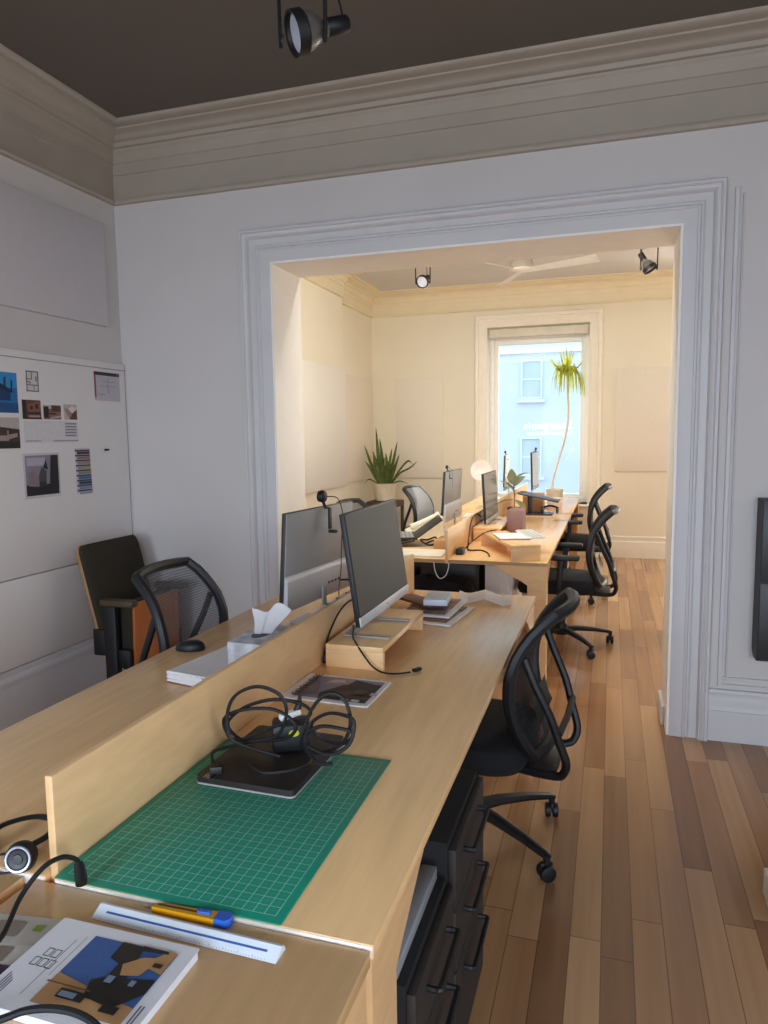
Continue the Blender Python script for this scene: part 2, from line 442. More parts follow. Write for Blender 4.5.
# window
wo = bpy.data.objects.new('window_1', None); COL.objects.link(wo); wo['kind'] = 'structure'
fy = YG+.27
mb = MB()
def frame(mb, x0, x1, z0, z1, w, ya, yb, bev=.004, top=None):
    top = top or w
    mb.box((x0, ya, z0), (x0+w, yb, z1), bev); mb.box((x1-w, ya, z0), (x1, yb, z1), bev)
    mb.box((x0+w, ya, z1-top), (x1-w, yb, z1), bev); mb.box((x0+w, ya, z0), (x1-w, yb, z0+w), bev)
frame(mb, WX0, WX1, WZ0, WZ1, .055, fy-.06, fy+.08, top=.1)
mb.build('window_frame', WHITE, wo)
mb = MB(); frame(mb, WX0+.055, WX1-.055, WZ0+.055, WZ1-.1, .05, fy-.025, fy+.03, top=.09); mb.build('sash', WHITE, wo)
MB().box((WX0+.105, fy, WZ0+.1), (WX1-.105, fy+.006, WZ1-.19)).build('pane', GLASS, wo, False)
MB().box((WX0-.02, YG-.06, WZ0-.03), (WX1+.02, YG+.22, WZ0), .006).build('sill', WHITE, wo)
MB().box((WX0+.02, YG+.02, 2.69), (WX1-.02, YG+.09, 2.79), .008).build('blind_cassette', pm('blind_grey', 'dcd8c8', .6), wo)
LET = translucent('white_lettering', 'fbfdff', .7)
Mm = Matrix.Translation(V((-.47, fy-.003, 1.56))) @ Matrix.Rotation(PI/2, 4, 'X') @ Matrix.Diagonal(V((-1,1,1,1)))
text_mesh('lettering', 'bourgeois', .135, Mm, LET, wo, space=1.1)['label'] = 'white window lettering, seen reversed from inside'
Mm = Matrix.Translation(V((-.475, fy-.003, 1.485))) @ Matrix.Rotation(PI/2, 4, 'X') @ Matrix.Diagonal(V((-1,1,1,1)))
text_mesh('lettering', 'lechasseur architectes', .062, Mm, LET, wo, space=1.0)
Mm = Matrix.Translation(V((-.44, fy-.003, 1.28))) @ Matrix.Rotation(PI/2, 4, 'X') @ Matrix.Diagonal(V((-1,1,1,1)))
text_mesh('lettering', 'c', .09, Mm, LET, wo)

# building across the street
bl = thing('building', 'pale blue hazy building facade with windows across the street, seen through the window', 'building', (0, 25, 0))
FAC = pm('pale_facade', 'c2cdd3', .8, vary=.04, scale=.8)
MB().box((-12, 0, -3), (9, .5, 8.6)).build('wall', FAC, bl, False)
FACW = pm('facade_window', 'b0c1cb', .5, vary=.06, scale=2)
FACT = pm('facade_trim', 'cfd9de', .7)
for ix in range(6):
    x = -9.66 + 2.35*ix
    for z in (.72, 3.34, 6.2):
        mb = MB(); frame(mb, x-.36, x+.36, z-.66, z+.66, .06, -.08, .02); mb.box((x-.45, -.14, z-.78), (x+.45, .0, z-.67)).box((x-.36, -.05, z-.03), (x+.36, -.01, z+.03))
        w = mb.build('window', FACT, bl)
        MB().box((x-.31, -.03, z-.61), (x+.31, .0, z+.61)).build('pane', FACW, w, False)
mb = MB().box((-12, -.18, 4.2), (9, 0, 4.42)).box((-12, -.12, -1.1), (9, 0, -.95)); mb.build('ledge', FACT, bl, False)
struct('ground', MB().box((-14, YG+.4, -3.2), (14, 40, -3.05)), pm('street_grey', '8f979c', .9))

# wall boards
o = MB().box((XL+.002, .6, .822), (XL+.022, 3.698, 1.945), .003).build('whiteboard', BOARD)
tag(o, 'large white pin-up board on left wall with photos and drawings on it', 'whiteboard')
mb = MB().box((XL+.022, .6, 1.905), (XL+.026, 3.698, 1.909)); x = mb.build('seam', pm('seam_grey', '9b979b', .7), o, False)
o = MB().box((XL+.002, .6, .38), (XL+.022, 3.69, .816), .003).build('wall_panel', BOARD); tag(o, 'plain white lower wall board under the pin-up board', 'panel')
o = MB().box((XL+.002, .6, 2.148), (XL+.03, 3.57, 2.725), .006).build('acoustic_panel', PANEL); tag(o, 'pale grey rectangular panel high on the left wall above the pin-up board', 'panel')
o = MB().box((-2.67, YG-.03, .95), (-2.05, YG, 2.228), .005).build('acoustic_panel', PANELB); tag(o, 'narrow cream panel on far wall left of the window', 'panel')
o = MB().box((.045, YG-.03, 1.04), (1.0, YG, 2.25), .005).build('acoustic_panel', PANELB); tag(o, 'pale panel on far wall right of the window', 'panel')
o = MB().box((BX+.001, 4.1, .95), (BX+.026, 7.595, 2.24), .004).build('acoustic_panel', BRIGHT); tag(o, 'large white board on far room left wall, nearer of the two', 'panel')
o = MB().box((-2.999, 7.62, .95), (-2.974, 8.96, 2.225), .004).build('acoustic_panel', PANELB); tag(o, 'cream board on far room left wall beside the corner plant', 'panel')

# pinned pictures: (name,label,category, Y0,Y1,z0,z1, colours, polys)
XS = XL+.023
def sheet(name, label, cat, y0, y1, z0, z1, cols, polys, group='pictures pinned to the white board'):
    mb = MB(); mb.mi = 0
    mb.box((XS-.0008, y0, z0), (XS+.0008, y1, z1))
    art(mb, (XS+.0008, y0, z0), (0, y1-y0, 0), (0, 0, z1-z0), (1, 0, 0), polys)
    o = mb.build(name, [ink(c) for c in cols], None, False)
    return tag(o, label, cat, group)
sheet('photo_print', 'blue tinted print of a house, leftmost on the board', 'picture', 2.56, 2.865, 1.635, 1.83, ['1b6fae', '0d3b66', '2b8fce', '0a2a4a', '144f86'],
      [(2, R(0,.62,1,1)), (4, R(0,.0,1,.25)), (1, [(.1,.3),(.85,.3),(.85,.55),(.55,.75),(.1,.6)]), (3, [(.4,.68),(.9,.5),(.9,.55),(.55,.8),(.4,.72)]), (3, [(.72,.55),(.76,.55),(.77,.9),(.73,.86)]), (3, [(.85,.5),(.88,.5),(.9,.8),(.87,.83)]), (4, R(.5,.34,.6,.5))])
sheet('photo_print', 'dark print of a low house with pale facade, under the blue print', 'picture', 2.55, 2.862, 1.462, 1.612, ['b9aeaa', '3a332f', 'a58f86', '24221f', '4c3b33'],
      [(3, R(0,0,1,.22)), (1, [(.0,.2),(1,.2),(1,.62),(.5,.72),(0,.85)]), (2, R(.35,.25,.78,.58)), (4, R(.55,.42,.75,.62)), (2, [(.78,.3),(.95,.38),(.95,.5),(.78,.45)])])
mb_plan = [(1, R(0,0,1,.05)), (1, R(0,.95,1,1)), (1, R(0,0,.07,1)), (1, R(.93,0,1,1)), (1, R(0,.3,1,.34)), (1, R(.4,.6,.46,1)), (1, R(0,.58,.45,.62)), (1, R(.55,.05,.6,.3)), (1, R(0,.45,.3,.49)), (2, R(.12,.38,.35,.43)), (2, R(.7,.5,.85,.75))]
sheet('floor_plan', 'small line drawing of a floor plan on the board', 'drawing', 2.925, 3.005, 1.745, 1.848, ['d9d2d0', '5d514f', '9b9392'], mb_plan)
sheet('photo_print', 'square print of a red brick house, left of a row of three', 'picture', 2.89, 3.012, 1.607, 1.703, ['6a4438', '2b211f', '8f5c4a', 'b39a8c', '3e2a24'],
      [(1, R(0,0,.2,1)), (2, [(.3,.35),(.95,.4),(.95,.95),(.3,.75)]), (4, R(.4,.5,.55,.7)), (4, R(.68,.55,.85,.8)), (3, R(.3,.1,.9,.2)), (1, R(.2,.28,.95,.36)), (1, R(0,0,1,.07))])
sheet('photo_print', 'small print of a house behind trees, middle of the row of three', 'picture', 3.03, 3.152, 1.608, 1.682, ['8a6355', '2c2622', 'c9c1bb', '5a3b30', 'b0a49c'],
      [(2, R(0,.75,.45,1)), (1, R(0,.1,.28,.9)), (3, R(.45,.55,1,.95)), (4, [(.3,.0),(1,.18),(1,.3),(.4,.15)]), (1, R(.3,.35,.7,.45))])
sheet('photo_print', 'small print of a brown gabled roof, right of the row of three', 'picture', 3.175, 3.272, 1.608, 1.69, ['c3b3a8', '5f3d31', '9b8578', 'e0d6d0'],
      [(1, [(.4,.02),(1,.02),(1,.7),(.62,.42)]), (2, [(0,.75),(.4,.02),(.62,.42),(.3,.7)]), (3, [(.3,.7),(.62,.42),(1,.72),(.6,.9)])])
sheet('photo_print', 'white bordered print of a house and cloudy sky, largest at lower board', 'picture', 2.868, 3.118, 1.205, 1.435, ['cfcbd0', '4d4a50', '8d8796', '211f22', '8a7a7c', 'b5afbd', '332b2b'],
      [(2, R(.06,.06,.95,.95)), (5, R(.1,.72,.6,.9)), (3, R(.06,.06,.95,.3)), (4, [(.12,.28),(.4,.25),(.4,.5),(.25,.62),(.12,.55)]), (1, [(.4,.25),(.6,.3),(.62,.6),(.48,.68),(.4,.5)]), (6, R(.4,.26,.58,.36)), (3, [(.68,.2),(.95,.2),(.95,.95),(.75,.95)]), (3, [(.52,.66),(.66,.62),(.6,.85)])])
bars = []
for i, c in enumerate((1, 2, 3, 4, 5, 6, 7, 8, 9)):
    v = .96 - i*.11; bars += [(1 if i < 3 else 7, R(0, v-.035, 1, v)), (c, R(.12, v-.1, 1, v-.04))]
sheet('colour_chart', 'column of small coloured and grey swatches pinned on the board', 'chart', 3.238, 3.355, 1.205, 1.455, ['cfcbd0', '4a2f38', '8f7780', 'a58f78', 'b29a72', '8f8f86', '5c6f9a', '3c4663', '8b8fa3', '9fa0ad'], bars)
sheet('printed_note', 'tilted white sheet with a red and black header on the board', 'paper', 3.425, 3.645, 1.722, 1.885, ['bdb9bf', '3a2328', '8f3a3f', '9f9ba4'],
      [(1, R(0,.88,1,1)), (2, R(0,.1,.06,.9)), (3, R(.12,.2,.4,.24)), (3, R(.2,.5,.85,.53)), (3, R(.5,.25,.54,.8)), (3, R(.3,.65,.8,.68)), (2, R(.85,.89,.95,.97))])
sheet('text_sheet', 'white printed sheet holding a small grey text block', 'paper', 2.89, 3.275, 1.488, 1.6, ['d8d5d8', '8f8d96'],
      [(1, R(.74,.28+.14*i,.96,.36+.14*i)) for i in range(5)] + [(1, R(.02,.06,.28,.1)), (1, R(.5,.05,.98,.1))])
o = MB().box((XS, 3.478, 1.434), (XS+.012, 3.512, 1.446), .004).build('magnet', BLACK); tag(o, 'tiny black magnet alone on the pin-up board', 'magnet')

# black box on the wall beside the doorway
t = thing('wall_cabinet', 'tall black box mounted on white wall right of doorway, cut by picture edge', 'cabinet', (.66, YW, .44))
MB().prism([(.0, 0, .03), (.0, 0, .75), (.0, -.115, .75), (.0, -.115, .0), (.0, -.045, .0)], (.75, 0, 0)).build('body', BLACK, t, False)
MB().box((.004, -.122, .01), (.746, -.115, .365), .002).build('lower_front', DARK, t); MB().box((.004, -.122, .375), (.746, -.115, .745), .002).build('upper_front', DARK, t)
o = MB().box((.5, 2.2, 0), (.9, 2.46, .09), .006).build('plinth_box', WHITE); tag(o, 'low white block on the floor at right edge of picture', 'box')

# ------------------------------------------------------------------ desks
DZ = .74
def leg_panel(cx, cy, sx, sy):
    """corner leg of two plywood panels, each with a tapered bracket under the top; sx, sy point inwards"""
    mb = MB(); top = DZ-.026; t = .018
    def pr(h, w=.11, b=.30, dz=.115): return [(0,0),(w,0),(w,top-dz),(w+.03,top-dz+.02),(b,top-.012),(b,top),(0,top)]
    mb.prism([(cx+sx*u, cy, z) for u, z in pr(0)], (0, sy*t, 0))
    mb.prism([(cx, cy+sy*(t+u), z) for u, z in pr(0)], (sx*t, 0, 0))
    return mb
def bench(label, x0, xm0, xm1, x1, y0, y1, divider=True, legs=True, zt=DZ, band=False):
    t = thing('bench_desk', label, 'desk', (0, 0, 0), group='birch bench desks')
    for a, b in ((x0, xm0), (xm1, x1)):
        w = MB().box((a, y0, zt-.024), (b, y1, zt), .0015).build('worktop', BIRCH, t)
        MB().box((a+.002, y0-.0015, zt-.021), (b-.002, y0+.0, zt-.002)).build('edge_band', WEDGE if band else EDGE, w, False)
    if divider:
        MB().box((xm0+.001, y0+.01, zt-.03), (xm1-.001, y1-.01, .92), .003).build('divider_panel', BIRCHX, t)
    for cx, sx in ((x0+.006, 1), (x1-.006, -1)):
        for cy, sy in ((y0+.008, 1), (y1-.008, -1)):
            leg_panel(cx, cy, sx, sy).build('leg', BIRCHX, t, False)
    return t
bench('long plywood bench desk in the middle foreground with divider and green cutting mat', -1.52, -.931, -.912, -.325, .945, 3.37, band=True)
bench('plywood bench desk at bottom left of picture holding the white book', -1.52, -.975, -.952, -.328, -.9, .94, divider=False, zt=DZ-.006)
bench('plywood bench desk just beyond the doorway in the far room', -1.52, -.963, -.944, -.345, 4.26, 6.62)
bench('plywood bench desk farthest back, right before the window', -1.52, -.963, -.944, -.345, 6.63, 8.75)

# pedestals
def pedestal(label, y0, y1, h):
    t = thing('drawer_pedestal', label, 'drawer unit', (-.31, y0, 0), group='black drawer pedestals under the desk')
    w = y1-y0
    MB().box((-.52, .004, .03), (-.018, w-.004, h), .004).build('case', pm('matte_black', '0f0e0e', .85), t)
    z = .04; hs = [(h-.05)*k for k in (.46, .27, .27)]
    for k in hs:
        d = MB().box((-.018, .006, z), (0, w-.006, z+k-.006), .003).build('drawer', DKDRAW, t)
        zz = z+k-.05
        mb = MB().tube(smooth_pts([(0, w*.25, zz), (.022, w*.25, zz), (.026, w*.29, zz), (.026, w*.71, zz), (.022, w*.75, zz), (0, w*.75, zz)], 3), .006, 6)
        mb.build('handle', BLACK, d)
        z += k
    for cx, cy in ((-.48, .04), (-.06, .04), (-.48, w-.04), (-.06, w-.04)):
        MB().lathe([(.02, 0), (.022, .01), (.022, .02), (.012, .03)], 10, Matrix.Translation((cx, cy, 0))).build('foot', BLACK, t)
pedestal('charcoal drawer pedestal under desk nearest the bottom edge', 1.12, 1.455, .53)
pedestal('charcoal drawer pedestal under desk beside the near black chair', 1.465, 1.84, .6)
o = MB().box((-.38, 1.13, .532), (-.345, 1.44, .562), .003).build('file_folder', pm('folder_grey', '8d9296', .4)); tag(o, 'slim grey folder lying on the nearest pedestal under the desk', 'folder')

# ------------------------------------------------------------------ task chairs
BACKP = [(.47+(z-.47)*.945, x, w) for z, x, w in [(.47,-.275,.15),(.52,-.252,.185),(.60,-.222,.215),(.68,-.206,.232),(.76,-.206,.238),(.84,-.226,.232),(.91,-.262,.214),(.97,-.312,.203),(1.0,-.345,.188)]]
def backp(z):
    for a, b in zip(BACKP, BACKP[1:]):
        if z <= b[0] or b is BACKP[-1]:
            t = (z-a[0])/(b[0]-a[0]); t = max(0, min(1, t))
            return a[1]+(b[1]-a[1])*t, a[2]+(b[2]-a[2])*t
def back_pt(y_rel, z, dx=0):
    x, w = backp(z); return V((x - .012 + .03*y_rel**2 + dx, y_rel*w, z))
def caster(leg, x, y, a):
    M = RZ(a, (x, y, 0)) @ Matrix.Rotation(PI/2, 4, 'X')
    c = MB()
    for s in (-1, 1):
        c.lathe([(.02, -.011), (.027, -.009), (.029, 0), (.027, .009), (.02, .011)], 14, Matrix.Translation(V((x, y, .029))) @ RZ(a) @ Matrix.Translation(V((0, s*.014, 0))) @ Matrix.Rotation(PI/2, 4, 'X'))
    c.lathe([(.012, .05), (.012, .085)], 8, Matrix.Translation((x, y, 0)))
    c.box((-.022, -.006, .03), (.022, .006, .062), .003, Matrix.Translation(V((x, y, 0))) @ RZ(a))
    c.build('caster', BLACK, leg)
def make_chair(label, group, arms=True, mesh=MESH, spin=0, solid=None):
    t = thing('task_chair', label, 'chair', group=group)
    for k in range(5):
        a = spin + 2*PI*k/5
        c, s = math.cos(a), math.sin(a)
        P = [(.03*c, .03*s, .115), (.12*c, .12*s, .117), (.25*c, .25*s, .105), (.345*c, .345*s, .088), (.365*c, .365*s, .082)]
        lg = MB().tube(P, [.03, .026, .021, .017, .014], 8, flat=.75).build('leg', BLACK, t)
        caster(lg, .355*c, .355*s, a+1.1)
    MB().lathe([(.02, .075), (.045, .08), (.05, .1), (.046, .15), (.032, .165), (.03, .27), (.028, .275)], 18).build('hub', BLACK, t)
    MB().lathe([(.016, .27), (.016, .4)], 14).build('gas_lift', CHROME, t)
    MB().box((-.14, -.09, .385), (.12, .09, .425), .012).build('mechanism', BLACK, t)
    # seat: lofted rounded cushion
    rings = []
    for z, g in ((.40, .86), (.412, .95), (.445, 1.0), (.48, .99), (.495, .95), (.502, .86)):
        ring = []
        for k in range(36):
            a = 2*PI*k/36; c, s = math.cos(a), math.sin(a); e = .42
            x = .03 + .265*g*math.copysign(abs(c)**e, c); y = .258*g*math.copysign(abs(s)**e, s)
            ring.append((x, y, z - (.02*max(0, (x-.16)/.12)**2) + .012*(y/.25)**2))
        rings.append(ring)
    MB().loft(rings).build('seat', BLACKF, t)
    # back
    ZT = BACKP[-1][0]; zs = [.47+(ZT-.47)*i/14 for i in range(15)]
    out = [back_pt(1, z) for z in zs] + [back_pt(y, ZT)+V((-.006*(1-y*y), 0, .006*(1-y*y))) for y in (.75, .4, 0, -.4, -.75)] + [back_pt(-1, z) for z in zs[::-1]] + [back_pt(y, .47) for y in (-.5, 0, .5)]
    MB().tube(out, .021, 8, closed=True).build('back_frame', BLACK, t)
    if solid:
        MB().grid(lambda u, v: back_pt(-.97+1.94*u, 475e-3+(ZT-.475)*v, .02+.015*math.sin(PI*u)*math.sin(PI*v)), 10, 18, .025).build('back_pad', solid, t, label='pale grey upholstered pad')
    else:
        MB().grid(lambda u, v: back_pt(-.97+1.94*u, .475+(ZT-.475)*v), 10, 18).build('back_mesh', mesh, t)
    mb = MB()
    for s in (-1, 1):
        P = [(-.235, s*.215, .83), (-.27, s*.21, .74), (-.315, s*.195, .64), (-.345, s*.175, .54), (-.365, s*.16, .475), (-.358, s*.15, .432), (-.33, s*.14, .41), (-.22, s*.12, .405), (-.08, s*.08, .405)]
        mb.tube(smooth_pts(P, 3), .0145, 8)
    mb.tube([(-.345, -.18, .575), (-.35, 0, .575), (-.345, .18, .575)], .012, 6)
    mb.build('back_support', BLACK, t)
    MB().box((-.33, -.125, .408), (-.12, .125, .418), .004).build('support_plate', DARK, t)
    MB().grid(lambda u, v: (backp(.56+.12*v)[0]-.022-.03*(1-(2*u-1)**2)*0-.02, -.13+.26*u, .58+.09*v), 6, 4, .012).build('lumbar_pad', BLACK, t)
    if arms:
        for s in (-1, 1):
            mb = MB().tube(smooth_pts([(.0, s*.1, .41), (.0, s*.22, .405), (.0, s*.265, .42), (.0, s*.285, .47), (-.005, s*.29, .58), (-.01, s*.29, .66)], 3), [.02]*16, 8, flat=.6)
            a = mb.build('armrest', BLACK, t)
            MB().box((-.13, s*.29-.042, .66), (.13, s*.29+.042, .69), .012).build('arm_pad', BLACK, a)
    return t
def place(c, x, y, rz): c.location = (x, y, 0); c.rotation_euler = (0, 0, rz); return c
G1 = 'mesh office chairs at the bench desks'
armless = make_chair('black mesh chair without armrests, nearest, at right side of the foreground desk', G1, arms=False, spin=math.radians(38)-PI+.07)
place(armless, -.475, 2.53, PI-.07)
for ch in armless.children:      # its gas lift is set lower
    if ch.name.split('.')[0] not in ('leg', 'hub'): ch.location.z = -.058
armed = make_chair('black mesh chair with armrests just beyond the doorway, right of the far desk', G1, spin=math.radians(19)-PI)
place(armed, -.315, 5.14, PI)
c = copy_tree(armed); c['label'] = 'black mesh chair with armrests farthest back, near the window'; place(c, -.36, 6.72, PI+.02)
for ch in c.children:           # and this one higher
    if ch.name.split('.')[0] not in ('leg', 'hub'): ch.location.z = .05
left = make_chair('grey mesh office chair pushed in at left side of foreground desk', G1, arms=False, mesh=MESHG)
place(left, -1.405, 2.49, .05)
c = copy_tree(left); c['label'] = 'black rimmed chair behind the foreground monitors, mostly hidden, left of far desk'; place(c, -1.68, 5.35, -.1)
pad = make_chair('office chair with pale grey padded back at left side of far desk', G1, solid=GREY)
place(pad, -1.60, 6.95, -.12)

# theatre seat in the corner
t = thing('theatre_seat', 'old folding theatre seat, dark upholstery and orange plywood, in the left corner', 'chair', (-2.45, 3.315, 0))
def bk(y, s):     # s 0 bottom..1 top
    return V((-.085-.165*s, y, .27+.665*s))
def rr(w, h, r0, r1, n=5):
    pts = []
    for (cx, cy, a0, r) in ((w/2-r0, -h/2+r0, -90, r0), (w/2-r1, h/2-r1, 0, r1), (-w/2+r1, h/2-r1, 90, r1), (-w/2+r0, -h/2+r0, 180, r0)):
        for k in range(n+1):
            a = math.radians(a0+90*k/n); pts.append((cx+r*math.cos(a), cy+r*math.sin(a)))
    return pts
nb = V((.97, 0, .24))
sh = [bk(u*.46, .5+v) for u, v in rr(1., 1., .03, .07)]
MB().prism([p for p in sh], nb*.014).build('back_shell', pm('tan_plywood','b08452',.4,vary=.1), t, label='thin plywood shell edge')
sh = [bk(u*.46, .64+v*.72) + nb*.014 for u, v in rr(1., 1., .05, .09)]
mb = MB(); mb.loft([[p for p in sh], [p+nb*.03 for p in sh], [bk(0,.62)+(p-bk(0,.62))*.93 + nb*.046 for p in sh]]); mb.build('back_cushion', OLIVE, t)
sq = [V((.065+.03*(z-.45), y, z)) for y, z in [(u*.40, .455+v*.37) for u, v in rr(1., 1., .08, .1)]]
MB().prism(sq, (.014, 0, 0)).build('seat_shell', PLYOR, t, label='folded-up seat of orange plywood')
mb = MB(); c0 = V((.06, 0, .455)); mb.loft([sq, [p+V((-.07, 0, 0)) for p in sq], [c0+(p-c0)*.88+V((-.10, 0, 0)) for p in sq]]); mb.build('seat_cushion', OLIVE, t)
for s in (-1, 1):
    mb = MB().box((-.075, s*.235-.02, .0), (.0, s*.235+.02, .63), .006).box((-.16, s*.235-.03, 0), (.12, s*.235+.03, .02), .005)
    mb.box((-.15, s*.235-.012, .36), (-.06, s*.235+.012, .50), .004); mb.box((-.02, s*.23-.012, .3), (.07, s*.23+.012, .4), .01)
    sd = mb.build('side_support', BLACK, t)
    MB().box((-.09, s*.235-.028, .63), (.115, s*.235+.028, .668), .012).build('armrest', ARMBR, sd)

# ------------------------------------------------------------------ monitors
def monitor(label, c, yaw, tilt, w, h, screen, backm, loc_stand, stand_h, group='monitors on the bench desks', chin=.03, u_foot=False, back_bulge=False):
    """screen rectangle with bottom-centre c; yaw: direction of its width; screen faces the side right of the width direction"""
    t = thing('monitor', label, 'monitor', c, yaw, group)
    Rt = Matrix.Rotation(-tilt, 4, 'X')       # local: width x, screen faces -y, up z
    mb = MB().box((-w/2, -.004, -chin), (w/2, .0135, h), .003); mb.xf(Rt); mb.build('housing', [BLACK if not back_bulge else DARK], t)
    mb = MB().box((-w/2+.006, -.0055, .004), (w/2-.006, -.0035, h-.006)); mb.xf(Rt); mb.build('screen', screen, t, False)
    mb = MB().box((-w/2, -.007, -chin-.001), (w/2, -.002, .0), .001); mb.xf(Rt); ch = mb.build('chin', SILVERL, t)
    mb = MB().box((-.009, -.0075, -chin*.6), (.009, -.0065, -chin*.4)); mb.xf(Rt); mb.build('badge', SILVER, ch, False)
    if back_bulge:
        mb = MB().box((-w/2+.003, .013, -chin+.002), (w/2-.003, .017, h-.002), .002); mb.xf(Rt); mb.build('rear_cover', backm, t)
        prof = [(.017, h*.30), (.026, h*.275), (.030, h*.24), (.034, -chin+.006), (.017, -chin+.002)]
        mb = MB().prism([(-w/2+.003, y, z) for y, z in prof], (w-.006, 0, 0)); mb.xf(Rt); rb = mb.build('rear_bulge', SILVERL, t)
        mb = MB()
        for k in range(4): mb.box((-.06-k*.03, .030, .022), (-.046-k*.03, .0345, .03), .001)
        mb.xf(Rt); mb.build('ports', BLACK, rb)
    else:
        mb = MB().box((-.13, .014, h*.15), (.13, .034, h*.62), .01); mb.xf(Rt); mb.build('rear_bulge', backm, t)
    z0 = -loc_stand
    mb = MB()
    if u_foot:
        mb.tube([(-.02, .095, z0+.006), (-.015, .045, .06), (-.01, .03, .12)], .012, 8, flat=.6); mb.tube([(.06, .095, z0+.006), (.05, .045, .06), (.04, .03, .12)], .012, 8, flat=.6)
        mb.build('neck', SILVERL, t)
        ft = [(-.14, .07, z0+.005), (-.14, -.12, z0+.005), (-.13, -.13, z0+.005), (.13, -.13, z0+.005), (.14, -.12, z0+.005), (.14, .07, z0+.005)]
        MB().box((-.13, .085, z0), (.13, .11, z0+.006), .002).box((-.13, -.055, z0), (-.11, .085, z0+.006), .002).box((.11, -.055, z0), (.13, .085, z0+.006), .002).build('foot', SILVER, t)
    else:
        mb.box((-.016, .034, z0+.004), (.016, .044, .02), .004); mb.build('neck', SILVER, t)
        MB().box((-.12, -.06, z0), (.12, .12, z0+.008), .003).build('foot', SILVERL, t)
    return t
# near right-hand monitor: width along +Y, screen towards +X
SCR_YAW = 1.565
monitor('dark-screened monitor on a small wooden riser on the foreground desk', (-.752, 2.37, .925), SCR_YAW, .14, .555, .335, SCREEN, BLACK, .925-.819, 0, u_foot=True)
monitor('silver-backed monitor with a webcam, back turned, on left half of foreground desk', (-1.170, 2.73, .862), 1.46+PI, .07, .565, .352, SCREENB, SILVER, .862-.741, 0, back_bulge=True, chin=.035)
monitor('monitor with reflecting screen on the far desk, right of the divider', (-.855, 5.42, .882), SCR_YAW, .06, .56, .335, SCREENB, BLACK, .882-.8405, 0, u_foot=True)
monitor('silver-backed monitor with webcam on left half of the far desk', (-1.225, 5.62, .862), 1.56+PI, .06, 0.60, .36, SCREENB, SILVER, .862-.741, 0, back_bulge=True, chin=.035)
monitor('pale monitor seen edge on before the window, behind a blue stand', (-.76, 7.75, .95), 1.545, .03, .5, .36, pm('bright_screen','cdd6dc',.3), WHITE, .95-.741, 0)
monitor('monitor at back left of the last desk, mostly hidden behind leaves', (-1.13, 8.1, .95), 1.63+PI, .03, .5, .32, SCREENB, WHITE, .95-.741, 0, back_bulge=True)

def webcam(label, x, y, z, yaw, cable=None, sc=1.):
    t = thing('webcam', label, 'webcam', (x, y, z), yaw, 'webcams on top of monitors')
    MB().lathe([(.014, -.016), (.023, -.012), (.026, 0), (.023, .014), (.014, .018)], 16, Matrix.Translation((0, 0, .05)) @ Matrix.Rotation(PI/2, 4, 'X')).build('camera_head', BLACK, t)
    MB().lathe([(.009, 0), (.009, .004)], 12, Matrix.Translation((0, -.016, .05)) @ Matrix.Rotation(PI/2, 4, 'X')).build('lens', DARK, t)
    mb = MB().tube([(0, .003, .03), (0, .01, .012), (0, .012, .004)], .007, 6).box((-.012, -.012, .0), (.012, .03, .006), .002).box((-.012, .03, -.085), (.012, .038, .004), .003, )
    mb.box((-.012, .03, -.10), (.012, .065, -.088), .003); mb.build('clip', BLACK, t)
    t.scale = (sc,)*3
    if cable: MB().tube(smooth_pts(cable, 5), .0022, 5).build('cord', RUBBER, t)
webcam('round black webcam clipped on the silver-backed foreground monitor', -1.14, 2.75, 1.203, 1.46+PI,
       [(.0, .02, .05), (-.04, .05, .04), (-.055, .065, -.03), (-.05, .06, -.15), (-.02, .07, -.26), (.06, .1, -.33), (.14, .15, -.40), (.18, .16, -.44), (.23, .16, -.466)])
webcam('small black webcam on silver-backed monitor of the far desk', -1.21, 5.45, 1.222, 1.56+PI, [(0, .02, .04), (-.05, .06, 0), (-.06, .06, -.1), (-.03, .06, -.2)], sc=.6)
webcam('tiny black webcam on pale monitor before the window', -.76, 7.75, 1.311, 1.545, [(0, .02, .04), (.06, .06, -.02), (.1, .05, -.12), (.14, .04, -.22)], sc=.6)
webcam('tiny black webcam at the back, above the large round leaf', -1.13, 8.1, 1.271, 1.63+PI, sc=.6)

# risers
def riser(label, x0, y0, x1, y1, top, rz=None, rail=True):
    cx, cy = (x0+x1)/2, (y0+y1)/2; w, d = (x1-x0)/2, (y1-y0)/2; t = .018
    o = thing('monitor_riser', label, 'stand', (cx, cy, DZ+.0005), rz or 0, 'plywood risers on the desks'); h = top-DZ-.0005
    MB().box((-w, -d, h-t), (w, d, h), .0015).build('top', BIRCH, o)
    for s in (-1, 1): MB().box((-w, s*d-(t if s > 0 else 0), 0), (w, s*d+(t if s < 0 else 0), h-t), .001).build('side', BIRCHX, o)
    if rail: MB().box((-w, -d+t, 0), (-w+t, d-t, h-t), .001).build('rear_rail', BIRCHX, o)
    return o
riser('small plywood riser under the dark-screened foreground monitor', -.889, 2.144, -.689, 2.665, .818)
riser('plywood riser under the far desk monitor', -.93, 5.05, -.74, 5.75, .84)
o = riser('plywood riser covered with papers at near end of the far desk', -.735, 4.29, -.555, 4.95, .838, rail=False); o.location = (-.615, 4.59, DZ+.0005); o.rotation_euler = (0, 0, .45)

# ------------------------------------------------------------------ things on the foreground desk
MATM = mat_grid()
o = MB().box((-.2165, -.297, 0), (.2165, .297, .003), .001).build('cutting_mat', MATM); o.location = (-.694, 1.24, DZ+.0005)
tag(o, 'large green gridded cutting mat lying on the foreground desk', 'cutting mat')
